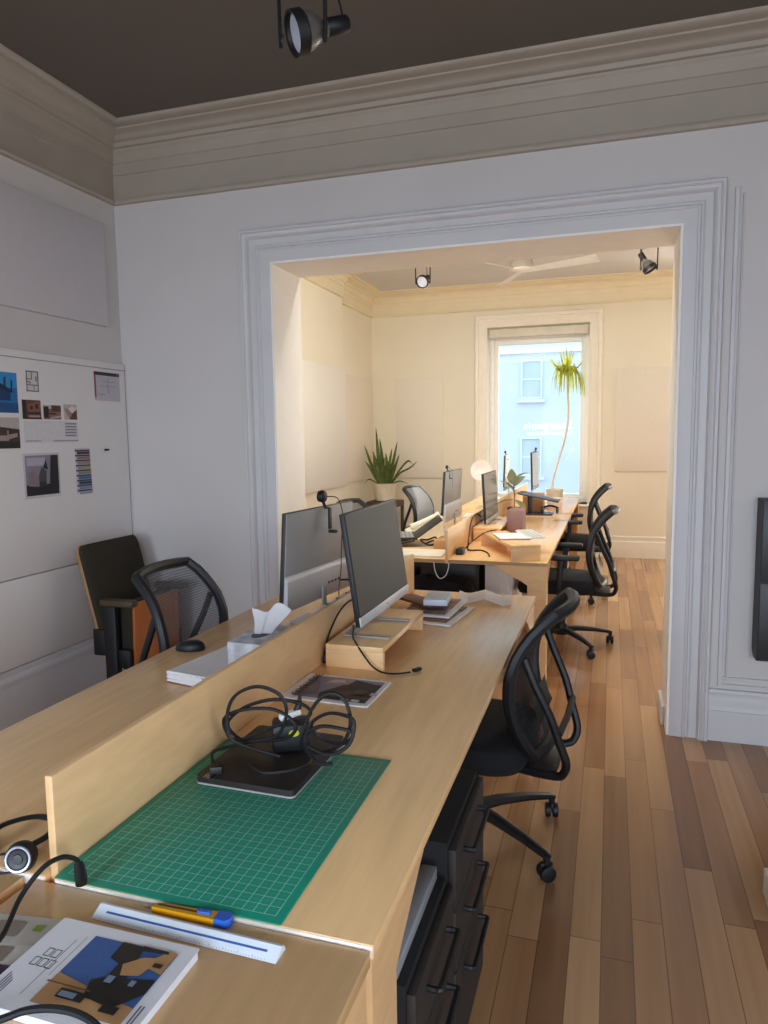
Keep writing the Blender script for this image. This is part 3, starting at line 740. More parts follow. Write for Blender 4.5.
# laptop
t = thing('laptop', 'closed dark laptop lying on the green cutting mat under black cables', 'laptop', (-.737, 1.452, DZ+.0036), -.02)
def slab(w, d, z0, z1, r, mb=None):
    mb = mb or MB(); mb.prism([(x, y, z0) for x, y in rr(w, d, r, r, 4)], (0, 0, z1-z0)); return mb
slab(.24, .295, .001, .005, .012).build('base', SILVER, t); slab(.238, .293, .0055, .018, .012).build('lid', pm('dark_lid', '241d1b', .5, vary=.08, scale=8), t)
MB().tube([(-.08, .142, .0092), (.08, .142, .0092)], .003, 6).build('hinge', DARK, t)
# cables on it
ZL = DZ+.0225
def lift(P, dz=0, zmin=ZL+.004): return [(x, y, max(zmin, z+dz)) for x, y, z in P]
t = thing('charger_cable', 'tangled black cable coil with a standing loop, left on the laptop', 'cable', (0, 0, 0), group='black cables heaped on the laptop')
loopL = [(-.70,1.41,.78),(-.80,1.42,.79),(-.835,1.42,.81),(-.838,1.42,.865),(-.814,1.42,.91),(-.759,1.42,.935),(-.707,1.425,.92),(-.692,1.43,.88),(-.717,1.44,.82),(-.769,1.45,.795),(-.83,1.46,.785),(-.862,1.46,.82),(-.822,1.47,.86),(-.743,1.47,.888),(-.667,1.465,.885),(-.645,1.45,.866),(-.72,1.44,.84),(-.80,1.44,.80),(-.85,1.45,.79),(-.86,1.44,.84),(-.80,1.43,.872),(-.72,1.43,.88),(-.67,1.43,.85),(-.70,1.44,.81),(-.78,1.45,.79),(-.84,1.42,.782),(-.855,1.38,.785),(-.845,1.36,.77),(-.825,1.345,.762)]
MB().tube(smooth_pts(lift(loopL), 5), .0042, 6).build('cord', RUBBER, t)
mb = MB().box((-.014, -.012, -.011), (.014, .014, .011), .004, Matrix.Translation((-.822, 1.335, .768)) @ Matrix.Rotation(.5, 4, 'Z')); pl = mb.build('plug', BLACK, t)
mb = MB()
for k in (-.006, 0, .006): mb.box((k-.0015, -.036, -.002), (k+.0015, -.011, .002), 0, Matrix.Translation((-.822, 1.335, .764)) @ Matrix.Rotation(.5-PI/5, 4, 'Z'))
mb.build('prongs', CHROME, pl, label='shiny metal prongs')
t = thing('power_cable', 'coiled black cable with upright loop, right on the laptop', 'cable', (0, 0, 0), group='black cables heaped on the laptop')
loopR = [(-.66,1.43,.80),(-.648,1.42,.834),(-.629,1.42,.889),(-.599,1.42,.927),(-.568,1.42,.937),(-.543,1.42,.919),(-.534,1.42,.87),(-.558,1.42,.82),(-.61,1.41,.80),(-.632,1.40,.82),(-.575,1.39,.81),(-.527,1.39,.838),(-.518,1.40,.886),(-.55,1.41,.895),(-.592,1.42,.888),(-.632,1.43,.855),(-.61,1.44,.82),(-.55,1.42,.825),(-.52,1.40,.86),(-.545,1.39,.872),(-.60,1.40,.866),(-.64,1.41,.83),(-.60,1.38,.795),(-.56,1.37,.80)]
MB().tube(smooth_pts(lift(loopR), 5), .0042, 6).build('cord', RUBBER, t)
MB().tube(smooth_pts(lift([(-.75,1.36,.775),(-.70,1.335,.776),(-.645,1.37,.776),(-.632,1.42,.776),(-.67,1.47,.778)]), 5), .0042, 6).build('cord', RUBBER, t)
t = thing('power_adapter', 'black power brick with yellow oval sticker among cables on laptop', 'adapter', (-.715, 1.50, ZL+.012), .45, group='black cables heaped on the laptop')
MB().box((-.045, -.034, -.012), (.045, .034, .055), .01).build('body', BLACK, t)
MB().lathe([(.0095, 0), (.0095, .0008)], 20, Matrix.Translation((.006, -.0345, .036)) @ Matrix.Rotation(PI/2, 4, 'X') @ Matrix.Diagonal(V((1.3,.85,1,1)))).build('sticker', pm('yellow_sticker', 'c9c81e', .5), t, label='yellow oval sticker')
t = thing('usb_plug', 'small white and black cable connector standing on the power brick', 'plug', (-.715, 1.50, ZL+.068), .7, group='black cables heaped on the laptop')
MB().box((-.026, -.01, .0), (.026, .01, .014), .003, Matrix.Translation((0,0,.0)) @ Matrix.Rotation(-.2, 4, 'Y') @ Matrix.Translation((0,0,.006))).build('connector', WHITE, t)
MB().tube([(.012, 0, .014), (.02, 0, .032), (.024, 0, .055)], [.009, .0085, .004], 8).build('boot', BLACK, t)
MB().tube([(.03, 0, .0), (.034, 0, -.03)], .004, 6).build('tip', CHROME, t)

# magazine
t = thing('magazine', 'magazine with dark photo cover and white border beside the laptop', 'magazine', (-.773, 1.945, DZ+.0005), -.03)
mb = MB(); slab(.275, .215, 0, .004, .002, mb)
mb.build('pages', PAPER, t, False)
cols = ['8d8496', '3b2f2c', 'a98f92', '241d1b', '7b6a78', '55423a', 'c9b7ba']
mb = MB(); art(mb, (-.105, -.088, .0042), (.228, 0, 0), (0, .18, 0), (0, 0, 1),
   [(0, R(0,0,1,1)), (1, [(.35,0),(1,0),(1,.85),(.55,.8),(.3,.25)]), (2, [(.2,.6),(.55,.7),(.6,1),(.3,1)]), (3, [(.55,.5),(1,.45),(1,.8),(.6,.95)]), (5, R(.45,.1,.7,.35)), (6, [(.25,.7),(.5,.78),(.45,.9),(.3,.85)]), (4, [(0,0),(.3,.2),(.15,.7),(0,1)]), (3, R(.6,.05,.95,.12)), (5, R(.75,.3,.9,.5)), (6, R(.97,.3,1.06,.42))])
mb.build('cover_picture', [ink(c) for c in cols], t, False)
text_mesh('title', 'COOLUDEE', .036, Matrix.Translation(V((-.085, -.095, .0095))) @ Matrix.Rotation(PI/2, 4, 'Z'), ink('26262b'), t, .0002)
mb = MB(); art(mb, (.05, -.1, .0092), (.07, 0, 0), (0, .02, 0), (0, 0, 1), [(0, R(0,.2,.3,.9)), (0, R(.45,.2,.8,.9))]); mb.build('caption', [ink('d8d4d8')], t, False)

# front book
ang = 0.0
t = thing('book', 'white book with photo of a tan building under blue sky, bottom left', 'book', (-.687, .768, DZ-.0055), -.0)
BW, BD = .24, .17
slab(BW, BD, .0, .013, .003).build('pages', PAPER, t, False)
mb = MB(); slab(BW+.004, BD+.004, .0132, .0146, .003, mb); mb.build('cover', PAPER, t, False)
cols = ['3f63a0', '2b2724', 'b98c5c', '4a4038', '7d8fa8', '6d4f33', '1e1c1a']
mb = MB(); art(mb, (-.045, -.067, .0148), (.143, 0, 0), (0, .132, 0), (0, 0, 1),
   [(0, R(0,0,1,1)), (2, [(0,0),(1,0),(1,.22),(.55,.3),(0,.42)]), (1, [(.42,.3),(.6,.36),(.62,.52),(.7,.55),(.62,1),(.35,1),(.36,.75),(.5,.7),(.5,.5),(.38,.42)]), (6, [(.45,.2),(.8,.15),(1,.4),(1,.6),(.6,.5),(.38,.42)]), (2, [(.62,.55),(.8,.6),(.84,.72),(1,.68),(1,1),(.9,1),(.82,.88),(.7,.85),(.55,.7)]), (1, [(.6,.92),(.92,.96),(.9,1),(.6,1)]), (4, R(.52,.42,.6,.52)), (4, R(.78,.44,.84,.52)), (1, R(.86,.74,.96,.8)), (6, R(.2,.1,.5,.22)), (4, R(.22,.12,.4,.19)), (6, R(.72,.06,.9,.16)), (4, [(.1,.45),(.3,.66),(.31,.67),(.11,.46)]), (5, R(.0,.24,.5,.26))])
mb.build('cover_picture', [ink(c) for c in cols], t, False)
mb = MB()
for i, (u, v) in enumerate(((-.094,.014),(-.081,.014),(-.1,-.006),(-.087,-.006),(-.074,-.006))):
    for a, b in (((0,0),(.0105,.0012)), ((0,.0148),(.0105,.016)), ((0,0),(.0012,.016)), ((.0093,0),(.0105,.016))):
        mb.box((u+a[0], v+a[1]-.005, .0147), (u+b[0], v+b[1]-.005, .0149))
mb.build('emblem', ink('3f4450'), t, False, label='emblem of five small outlined squares')
mb = MB()
for i in range(4): mb.box((-.112+i*.0042, -.068, .0147), (-.110+i*.0042, -.03-.004*i, .0149))
mb.box((-.068, -.06, .0147), (-.0672, .05, .0149)); mb.box((-.056, -.02, .0147), (-.0554, .06, .0149))
for i in range(2): mb.box((.104+i*.005, -.066, .0147), (.1065+i*.005, -.03, .0149))
mb.build('caption', ink('6b6f7c'), t, False)

# newspaper under it at left
t = thing('newspaper', 'folded printed newspaper under the white book at the left edge', 'newspaper', (-.845, .795, DZ-.0055), .15)
mb = MB().box((-.095, -.10, 0), (.06, .065, .0018)); mb.mi = 0
art(mb, (-.095, -.10, .002), (.155, 0, 0), (0, .165, 0), (0, 0, 1),
    [(1, R(.0,.62,1,.98)), (2, R(.1,.4,.6,.58)), (3, R(0,.25,.75,.36)), (4, R(.62,.8,.72,.88)), (2, R(.2,.7,.5,.9)), (5, R(.05,.55,.3,.6)), (1, R(.1,.05,.9,.2))])
mb.build('pages', [ink('cfc8bd'), ink('bdb6ab'), ink('8d7c6d'), ink('4a3450'), ink('7f9a2c'), ink('6b7f8c')], t, False)
o = MB().box((-.84, .56, DZ-.0057), (-.52, .665, DZ-.0052), .0001).build('printed_page', ink('4c4a46')); tag(o, 'dark printed sheet under the book at bottom edge', 'paper')

# ruler
t = thing('scale_ruler', 'white triangular scale ruler with blue line, in front of cutting mat', 'ruler', (-.617, .897, DZ-.0058), -.02)
mb = MB().prism([(-.165, -.019, .0005), (-.165, .014, .0005), (-.165, .009, .0105), (-.165, .004, .0115), ], (.33, 0, 0)); mb.build('body', pm('ruler_white', 'e4ebf2', .4), t, False)
# blue groove on the visible slope from (-.019,.0005) to (.004,.0175)
d = V((0, .023, .011)); nn = V((0, -.011, .023)).normalized()
mb = MB(); a0 = V((-.145, -.019, .0005))+d*.5+nn*.0004; mb.poly([a0, a0+V((.29,0,0)), a0+V((.29,0,0))+d*.13, a0+d*.13]); mb.build('line', ink('3f62a8'), t, False, label='blue line')
mb = MB()
for i in range(60):
    a0 = V((-.15+.005*i, -.019, .0005))+d*.04+nn*.0004; l = .16 if i % 5 == 0 else .09
    mb.poly([a0, a0+V((.0006,0,0)), a0+V((.0006,0,0))+d*l, a0+d*l])
o = mb.build('graduations', ink('6b6f78'), t, False)
# cutter
t = thing('utility_knife', 'yellow and blue snap-blade knife beside the white ruler', 'knife', (-.628, .929, DZ-.0045), .03)
YEL = pm('yellow_plastic', 'd69a14', .4); BLU = pm('blue_plastic', '2f62c4', .4)
MB().prism([(-.068,-.007,0),(.045,-.010,0),(.05,-.009,0),(.05,.009,0),(.045,.010,0),(-.06,.004,0)], (0,0,.011)).build('handle', YEL, t, False)
MB().prism([(.046,-.011,-.001),(.066,-.011,-.001),(.072,-.005,-.001),(.072,.006,-.001),(.064,.011,-.001),(.046,.011,-.001)], (0,0,.014)).build('end_cap', BLU, t, False)
MB().box((.012,-.004,.011), (.036,.005,.016), .002).build('slider', BLU, t)
MB().box((-.06,-.0015,.0111), (.012,.0015,.0118)).build('slot', DARK, t, False)
MB().prism([(-.085,-.004,.004),(-.068,-.005,.004),(-.062,.003,.004),(-.075,.002,.004)], (0,0,.0012)).build('blade', CHROME, t, False)

# cable with plug over the mat corner
t = thing('cable', 'black cable arching from left edge to a connector on the mat corner', 'cable', (0,0,0))
MB().tube(smooth_pts([(-.846,.70,.776),(-.852,.74,.764),(-.862,.785,.757),(-.885,.845,.775),(-.878,.885,.80),(-.868,.915,.803),(-.860,.935,.792),(-.857,.943,.781)], 6), .0042, 8).build('cord', RUBBER, t)
MB().tube([(-.858,.944,.780),(-.854,.942,.772),(-.843,.932,.759),(-.838,.926,.754)], [.007,.0095,.0105,.0095], 10).build('connector', BLACK, t)
t = thing('cable', 'thick black cable crossing the white book at bottom left corner', 'cable', (0,0,0))
MB().tube(smooth_pts([(-.80,.60,.745),(-.765,.625,.76),(-.72,.648,.772),(-.697,.662,.777),(-.666,.671,.780),(-.633,.676,.778),(-.602,.674,.772),(-.577,.662,.766),(-.56,.63,.752),(-.555,.6,.745)], 5), .0048, 8).build('cord', RUBBER, t)

# headphones
t = thing('headphones', 'black headphones with silver-ringed ear cup, at left end of divider', 'headphones', (-.992, .945, DZ)); t.scale = (.76,)*3
M = Matrix.Translation((.012, -.005, .034)) @ Matrix.Rotation(.35, 4, 'Z') @ Matrix.Rotation(PI/2*.86, 4, 'X')
mb = MB().lathe([(.02,-.028),(.033,-.026),(.036,-.012),(.034,.0),(.031,.006)], 24, M); cup = mb.build('ear_cup', BLACK, t)
MB().lathe([(.0245,.0062),(.0252,.0088),(.029,.0092),(.0300,.0062)], 28, M, caps=False).build('ring', pm('bright_ring', 'aab0bd', .3, metal=.6), cup, label='silver ring')
MB().lathe([(.023,.0062),(.021,.0085),(.012,.0072),(.011,.0095),(.004,.0098)], 24, M).build('cap', DARK, cup)
M2 = Matrix.Translation((-.12, .02, .03)) @ Matrix.Rotation(1.2, 4, 'Z') @ Matrix.Rotation(PI/2*.8, 4, 'X')
MB().lathe([(.02,-.024),(.033,-.022),(.035,-.008),(.033,.0),(.02,.006)], 24, M2).build('ear_cup', BLACK, t)
MB().tube(smooth_pts([(.02,.03,.05),(.025,.08,.05),(-.02,.14,.045),(-.09,.145,.04),(-.14,.10,.035),(-.135,.04,.035)], 5), .011, 8, flat=.5).build('headband', BLACK, t)
MB().tube(smooth_pts([(.015,-.005,.005),(-.03,-.03,.004),(-.08,-.035,.004),(-.11,.01,.004),(-.05,.05,.004),(.0,.035,.004)], 5), .0025, 6).build('cord', RUBBER, t)
o = MB().box((-.035,-.012,0), (.035,.012,.016), .006).build('stapler', BLACK); o.location = (-1.05, 1.165, DZ); o.rotation_euler = (0,0,.3); tag(o, 'small black pointed item by left side of the divider end', 'stapler')

# left half: mouse, papers, tissue box, power strip
t = thing('computer_mouse', 'black computer mouse on left half of the foreground desk', 'mouse', (-1.435, 2.19, DZ), .25)
rings = []
for z, g in ((0,.93),(.006,1),(.018,.95),(.028,.78),(.034,.45)):
    rings.append([(.055*g*math.cos(a), .031*g*math.sin(a), z + (.003*math.cos(a) if z > .01 else 0)) for a in (2*PI*k/24 for k in range(24))])
MB().loft(rings).build('shell', BLACK, t)
MB().box((.02,-.003,.028), (.035,.003,.033), .001).build('scroll_wheel', SILVER, t)
def paper_pile(x, y, z, w, d, rz, n, label, name='paper_stack'):
    t = thing(name, label, 'papers', (x, y, z), rz)
    for i in range(n):
        a = random.uniform(-.06, .06)
        mb = MB().box((-w/2, -d/2, i*.005), (w/2, d/2, i*.005+.0045), 0, Matrix.Rotation(a, 4, 'Z'))
        mb.build('sheets', PAPER if i > 0 else BROWNBOX, t, False)
    return t
paper_pile(-1.21, 2.0, DZ+.0005, .15, .30, -.16, 8, 'uneven pile of white papers beside the tissue box')
t = thing('tissue_box', 'marbled tissue box with a tissue sticking out, left of the divider', 'tissue box', (-1.07, 2.045, DZ+.0005), -.02)
MARB = pm('marbled_grey', 'bdbfc5', .6, vary=.35, scale=26)
MB().box((-.06, -.115, 0), (.06, .115, .125), .002).build('box', MARB, t)
MB().lathe([(.035, 0), (.035, .0006)], 24, Matrix.Translation((0,0,.125)) @ Matrix.Diagonal(V((.75,1.5,1,1)))).build('opening', DARK, t)
def tis(u, v):
    a = (u-.5); q = a*(.05+.07*v)+.035*v; return V((.9*q+.008*math.sin(7*u), .35*q+.01*math.sin(5*v+4*u)*v+ 0, .124+.088*v-.03*v*(u-.6)**2+.012*math.sin(8*u+2)*v))
MB().grid(tis, 16, 10, .0006).build('tissue', PAPER, t)
t = thing('power_strip', 'white power strip behind the divider near the silver-backed monitor', 'power strip', (-.964, 2.58, DZ), 0)
MB().box((-.026, -.33, .105), (.026, .33, .15), .006).box((-.02, -.3, 0), (.02, -.28, .106), .002).box((-.02, .28, 0), (.02, .3, .106), .002).build('bracket', WHITE, t)
for k in range(4): MB().lathe([(.017,.150),(.018,.153),(.014,.153)], 16, Matrix.Translation((0,-.2+.1*k,0))).build('socket', DARK, t)
t = thing('cable', 'black cable draped over the riser front ending in a connector', 'cable', (0,0,0))
MB().tube(smooth_pts([(-.87,2.36,.826),(-.85,2.31,.826),(-.82,2.22,.826),(-.79,2.165,.824),(-.755,2.13,.80),(-.72,2.12,.765),(-.685,2.118,.747),(-.64,2.122,.745),(-.60,2.15,.745)], 6), .0032, 6).build('cord', RUBBER, t)
MB().box((-.016,-.007,-.004), (.016,.007,.006), .002, Matrix.Translation((-.585,2.175,.746)) @ Matrix.Rotation(1.0,4,'Z')).build('connector', BLACK, t)
t = thing('cable', 'black cable looping from behind the dark monitor down beside the riser', 'cable', (0,0,0))
MB().tube(smooth_pts([(-.84,2.47,.90),(-.87,2.44,.90),(-.895,2.40,.905),(-.902,2.31,.885),(-.902,2.22,.84),(-.902,2.17,.79),(-.902,2.16,.748),(-.902,2.3,.745)], 6), .0036, 6).build('cord', RUBBER, t)
t = thing('cable', 'short black cable plugged into the back of the silver-backed monitor', 'cable', (0,0,0))
MB().tube(smooth_pts([(-1.105,2.84,.885),(-1.07,2.85,.885),(-1.04,2.87,.87),(-1.0,2.9,.835),(-.99,2.92,.80)], 6), .004, 6).build('cord', RUBBER, t)

# wood samples
def sample_board(label, x, y, z, rz, cols):
    t = thing('sample_board', label, 'sample board', (x, y, z), rz, 'boards of wood samples')
    MB().box((-.11, -.16, 0), (.11, .16, .008), .002).build('card', pm('sample_card', 'd9d2cc', .6), t)
    for i, c in enumerate(cols):
        y0 = -.135+.095*i
        MB().box((-.09, y0, .0085), (.085, y0+.082, .016), .002).build('wood_sample', pm('sample_'+c, c, .5, vary=.15, scale=6, stretch=(2,10,1)), t)
sample_board('lower card of brown wood samples on the far end of foreground desk', -.685, 2.90, DZ+.0005, -.12, ['6a4535', '7d5646', '5d4334'])
sample_board('upper card of brown wood samples, stacked and shifted back', -.715, 2.955, DZ+.0175, -.05, ['55392d', '76503f', '80594a'])
o = MB().box((-.045, -.12, 0), (.045, .12, .012), .002).build('wood_block', WALNUT); o.location = (-.785, 2.98, DZ+.0340); o.rotation_euler = (0,0,.9); tag(o, 'dark brown wooden strip on top of the sample cards', 'wood sample')
o = MB().box((-.05, -.085, 0), (.05, .085, .026), .002).build('small_box', pm('pale_blue_box', 'c9cfdc', .5)); o.location = (-.70, 2.96, DZ+.0465); o.rotation_euler = (0,0,.1); tag(o, 'pale blue-grey box on top of the sample cards', 'box')
o = MB().grid(lambda u, v: (-.68+.25*u+.03*v, 3.335-.02*u-.2*v, DZ+.003+.026*abs(((u*1.5+.25) % 1)-.5)*2), 30, 2, .0008).build('folded_leaflet', PAPER)
tag(o, 'zigzag folded grey-white leaflet at far end of foreground desk', 'leaflet')

# ------------------------------------------------------------------ far desk contents
paper_pile(-.60, 4.62, .8385, .2, .26, .35, 2, 'loose printed papers on the riser at near end of far desk', 'printed_papers')
t = thing('keyboard', 'white keyboard on the paper-covered riser of the far desk', 'keyboard', (-.50, 4.74, .8385), 1.9)
MB().box((-.17, -.06, 0.0), (.17, .06, .012), .003).build('body', WHITE, t)
mb = MB()
for i in range(12):
    for j in range(4): mb.box((-.16+i*.027, -.05+j*.026, .0121), (-.137+i*.027, -.028+j*.026, .0165), .001, seg=1)
ks = mb.build('keys', pm('key_grey', 'c9c8c2', .5), t); ks['kind'] = 'stuff'
t = thing('power_cable', 'black cables and plug beside the divider on the far desk', 'cable', (0,0,0))
MB().tube(smooth_pts([(-.9,5.2,.9),(-.92,5.1,.93),(-.925,4.95,.9),(-.92,4.85,.83),(-.91,4.75,.76),(-.88,4.6,.748),(-.80,4.62,.745),(-.74,4.52,.745),(-.71,4.40,.745)], 5), .005, 6).build('cord', RUBBER, t)
MB().tube(smooth_pts([(-.9,4.5,.75),(-.86,4.6,.80),(-.80,4.8,.84),(-.74,4.9,.845)], 5), .004, 6).build('cord', RUBBER, t)
MB().box((-.93,4.42,DZ), (-.885,4.52,DZ+.04), .008).build('plug', BLACK, t)
# rubber plant, box, lamp
o = MB().box((-.735, 5.36, DZ), (-.62, 5.6, .93), .003).build('planter_box', pm('mauve_box', '8c6a66', .7, vary=.06)); tag(o, 'square mauve-brown box behind the far desk monitor', 'box')
def leaf(mb, base, tip, w, bend, nrm=(0,0,1), n=10, tipw=0.):
    base, tip = V(base), V(tip); ax = tip-base; side = ax.cross(V(nrm)).normalized(); up = side.cross(ax).normalized()
    def fn(u, v):
        t = v; ww = w*(math.sin(PI*min(1, t*.92+.06))**.8)
        return base+ax*t+up*bend*4*t*(1-t)+side*(u-.5)*ww+up*(abs(u-.5)*.35*ww)
    mb.grid(fn, 4, n)
t = thing('rubber_plant', 'broad-leaved rubber plant in dark pot on the far desk', 'plant', (-.80, 6.3, DZ)); t.scale = (.74, .74, .74)
MB().lathe([(.055,0),(.075,.02),(.085,.16),(.09,.165),(.08,.165),(.075,.14),(.01,.14)], 24).build('pot', pm('dark_pot', '4d3c38', .5), t)
mb = MB().tube([(0,0,.14),(.005,0,.3),(-.01,.0,.46)], [.008,.006,.004], 6)
mb.build('stem', LEAFD, t)
mb = MB()
for a, z, l, w, rise in ((.2,.26,.2,.09,.02),(2.8,.3,.2,.09,.12),(4.2,.34,.2,.1,-.02),(5.4,.2,.24,.09,-.12),(1.4,.36,.18,.09,.06),(3.6,.2,.22,.09,-.06),(.5,.42,.18,.085,.1),(5.0,.12,.28,.08,-.1)):
    b = V((0,0,z+.05)); e = b+V((l*math.cos(a), l*math.sin(a), rise)); leaf(mb, b, e, w, .02)
leaf(mb, (-.02,0,.44), (-.03,-.02,.62), .11, .0, (0,-1,.1)); leaf(mb, (.0,0,.42), (.13,-.03,.53), .08, .02, (-.4,-1,.4))
mb.build('foliage', LEAFD, t)
t = thing('desk_lamp', 'desk lamp with round white shade behind the far desk monitors', 'lamp', (-1.24, 7.60, DZ))
MB().lathe([(.085,0),(.085,.015),(.03,.025)], 24).build('base', WHITE, t)
MB().tube([(0,0,.02),(0,0,.25),(-.07,-.02,.30)], .008, 8).build('stem', SILVER, t)
Md = Matrix.Translation((-.07,-.03,.38)) @ Matrix.Rotation(PI/2-.15, 4, 'X')
MB().lathe([(.02,-.06),(.05,-.05),(.10,-.01),(.112,.015),(.108,.015),(.09,.0),(.03,-.03)], 32, Md).build('shade', WHITE, t)
MB().tube([(-.07,-.02,.30),(-.09,-.04,.19),(-.10,-.05,.15)], [.006,.006,.012], 8).build('arm', WHITE, t)
# blue-black tilted stand
NAVY = pm('navy_metal', '1f2338', .4)
t = thing('laptop_stand', 'dark navy tilted laptop stand near the window end of far desks', 'stand', (-.66, 6.9, DZ))
MB().box((-.19,-.13,-.006), (.19,.13,.006), .003, Matrix.Translation((.02,0,.165)) @ Matrix.Rotation(.2, 4, 'Y')).build('tray', NAVY, t)
MB().box((-.085,-.03,.01), (-.045,.03,.185), .006).build('post', NAVY, t)
slab(.3, .24, 0, .01, .05).build('foot', NAVY, t)
o = MB().box((-.82, 7.1, DZ), (-.62, 7.28, .915), .003).build('cardboard_box', CARD); tag(o, 'cardboard box behind the navy laptop stand', 'box')
t = thing('headphones', 'black headphones lying on the base of the navy laptop stand', 'headphones', (-.54, 6.88, DZ+.0105))
MB().tube(smooth_pts([(-.07,0,.02),(-.06,.06,.05),(0,.08,.065),(.06,.06,.05),(.07,0,.02)], 5), .01, 8).build('headband', BLACK, t)
for s in (-1,1): MB().lathe([(.015,-.012),(.034,-.008),(.034,.008),(.02,.014)], 16, Matrix.Translation((s*.07,-.01,.034)) @ Matrix.Rotation(PI/2,4,'Y')).build('ear_cup', BLACK, t)
o = MB().box((-.60, 7.35, DZ), (-.46, 7.5, .83), .003).build('small_box', pm('pink_beige_box', 'd9bfae', .7)); tag(o, 'small pinkish box by the window end of far desks', 'box')
paper_pile(-.72, 7.55, DZ+.0005, .22, .3, .2, 5, 'stack of white papers before the window', 'document_stack')
# left half of far desk
t = thing('laptop', 'open black laptop tilted back on left half of the far desk', 'laptop', (-1.40, 4.80, DZ+.05), -1.25)
MB().box((-.16,-.11,0), (.16,.11,.016), .004).build('base', BLACK, t)
mb = MB()
for i in range(13):
    for j in range(5): mb.box((-.148+i*.023, -.05+j*.028, .0161), (-.129+i*.023, -.026+j*.028, .0185), .001, seg=1)
k = mb.build('keys', pm('laptop_keys', '8f8f92', .5), t); k['kind'] = 'stuff'
mb = MB().box((-.16,0,0), (.16,.21,.008), .003); mb.xf(Matrix.Translation((0,.112,.01)) @ Matrix.Rotation(.62,4,'X')); mb.build('lid', BLACK, t)
t2 = thing('laptop_stand', 'low black wire stand under the open laptop of the far desk', 'stand', (-1.40, 4.80, DZ), -1.25)
MB().tube([(-.13,-.09,.006),(-.13,.09,.042),(-.02,.09,.042),(-.02,-.09,.006)], .006, 6, closed=True).build('wire', BLACK, t2); MB().tube([(.13,-.09,.006),(.13,.09,.042),(.04,.09,.042),(.04,-.09,.006)], .006, 6, closed=True).build('wire', BLACK, t2)
t = thing('desk_phone', 'cream desk telephone handset unit behind the open laptop', 'telephone', (-1.33, 5.18, DZ), .45)
MB().prism([(-.13,-.09,0),(.13,-.09,0),(.13,-.09,.16),(-.13,-.09,.05)], (0,.18,0)).build('body', pm('cream_plastic', 'e2dcc8', .45), t, False)
MB().tube(smooth_pts([(-.11,-.05,.085),(-.06,-.05,.10),(.06,-.05,.15),(.11,-.05,.175)], 4), .022, 8).build('handset', pm('cream_plastic', 'e2dcc8', .45), t)
o = MB().box((-1.12, 4.62, DZ), (-.985, 4.86, .80), .003).build('cardboard_box', CARD); tag(o, 'low cardboard box left of the far desk divider', 'box')
o = MB().box((-.22,-.13,0), (.22,.13,.012), .003).build('envelope', pm('pale_envelope', 'dcd6c8', .6)); o.location = (-1.22, 4.42, DZ); o.rotation_euler = (0,0,.05); tag(o, 'flat pale envelope at near edge of far desk left half', 'envelope')
t = thing('cable', 'black cable heap under the open laptop', 'cable', (-1.2, 4.72, DZ))
MB().tube(smooth_pts([(0,0,.02),(.05,.03,.04),(.08,-.02,.03),(.03,-.05,.02),(-.03,-.02,.05),(0,.05,.04),(.06,.05,.06),(.07,0,.02)], 5), .006, 6).build('cord', RUBBER, t)
paper_pile(-1.12, 6.2, DZ+.0005, .2, .3, .1, 12, 'white documents piled left of the far divider', 'document_stack')
o = MB().lathe([(.03,0),(.036,.01),(.038,.09),(.034,.09),(.03,.012),(.004,.012)], 18).build('paper_cup', WHITE); o.location = (-1.03, 5.3, DZ); tag(o, 'small white cup left of the far divider', 'cup')

# under the far desk
t = thing('filing_cabinet', 'black cabinet standing under the left part of the far desk', 'cabinet', (-1.06, 4.95, 0))
MB().box((-.24, 0, .02), (.19, .5, .63), .006).build('case', BLACK, t)
for z in (.05, .24, .43): MB().box((-.22, -.012, z), (.17, 0, z+.17), .003).build('drawer', DARK, t)
t = thing('storage_bag', 'soft black bag slumped before the cabinet under far desk', 'bag', (-1.1, 4.72, 0))
rings = []
for z, g in ((0,.85),(.05,1),(.3,1),(.44,.95),(.51,.75),(.53,.4)):
    rings.append([(.25*g*math.copysign(abs(math.cos(a))**.6, math.cos(a)), .13*g*math.copysign(abs(math.sin(a))**.6, math.sin(a)), z+.02*math.sin(3*a)*(z > .3)) for a in (2*PI*k/28 for k in range(28))])
MB().loft(rings).build('body', BLACKF, t)
t = thing('drawer_pedestal', 'white drawer pedestal under the far desk beside the black cabinet', 'drawer unit', (-.83, 4.95, 0))
MB().box((0, 0, .02), (.2, .5, .6), .004).build('case', WHITE, t)
for z in (.04, .23, .42): MB().box((.006, -.014, z), (.194, 0, z+.17), .003).build('drawer', WHITE, t)
t = thing('cable', 'thin white cable hanging from the far desk in a loop', 'cable', (0,0,0))
MB().tube(smooth_pts([(-.66,4.5,.715),(-.66,4.5,.6),(-.64,4.5,.46),(-.62,4.5,.42),(-.605,4.5,.47),(-.61,4.5,.6),(-.62,4.5,.715)], 5), .004, 6).build('cord', WHITE, t)
t = thing('cable', 'thin white cable loop hanging in front of the black cabinet', 'cable', (0,0,0))
MB().tube(smooth_pts([(-1.08,4.45,.715),(-1.07,4.45,.63),(-1.04,4.45,.58),(-1.0,4.45,.6),(-.98,4.45,.66),(-.98,4.45,.715)], 5), .003, 6).build('cord', WHITE, t)

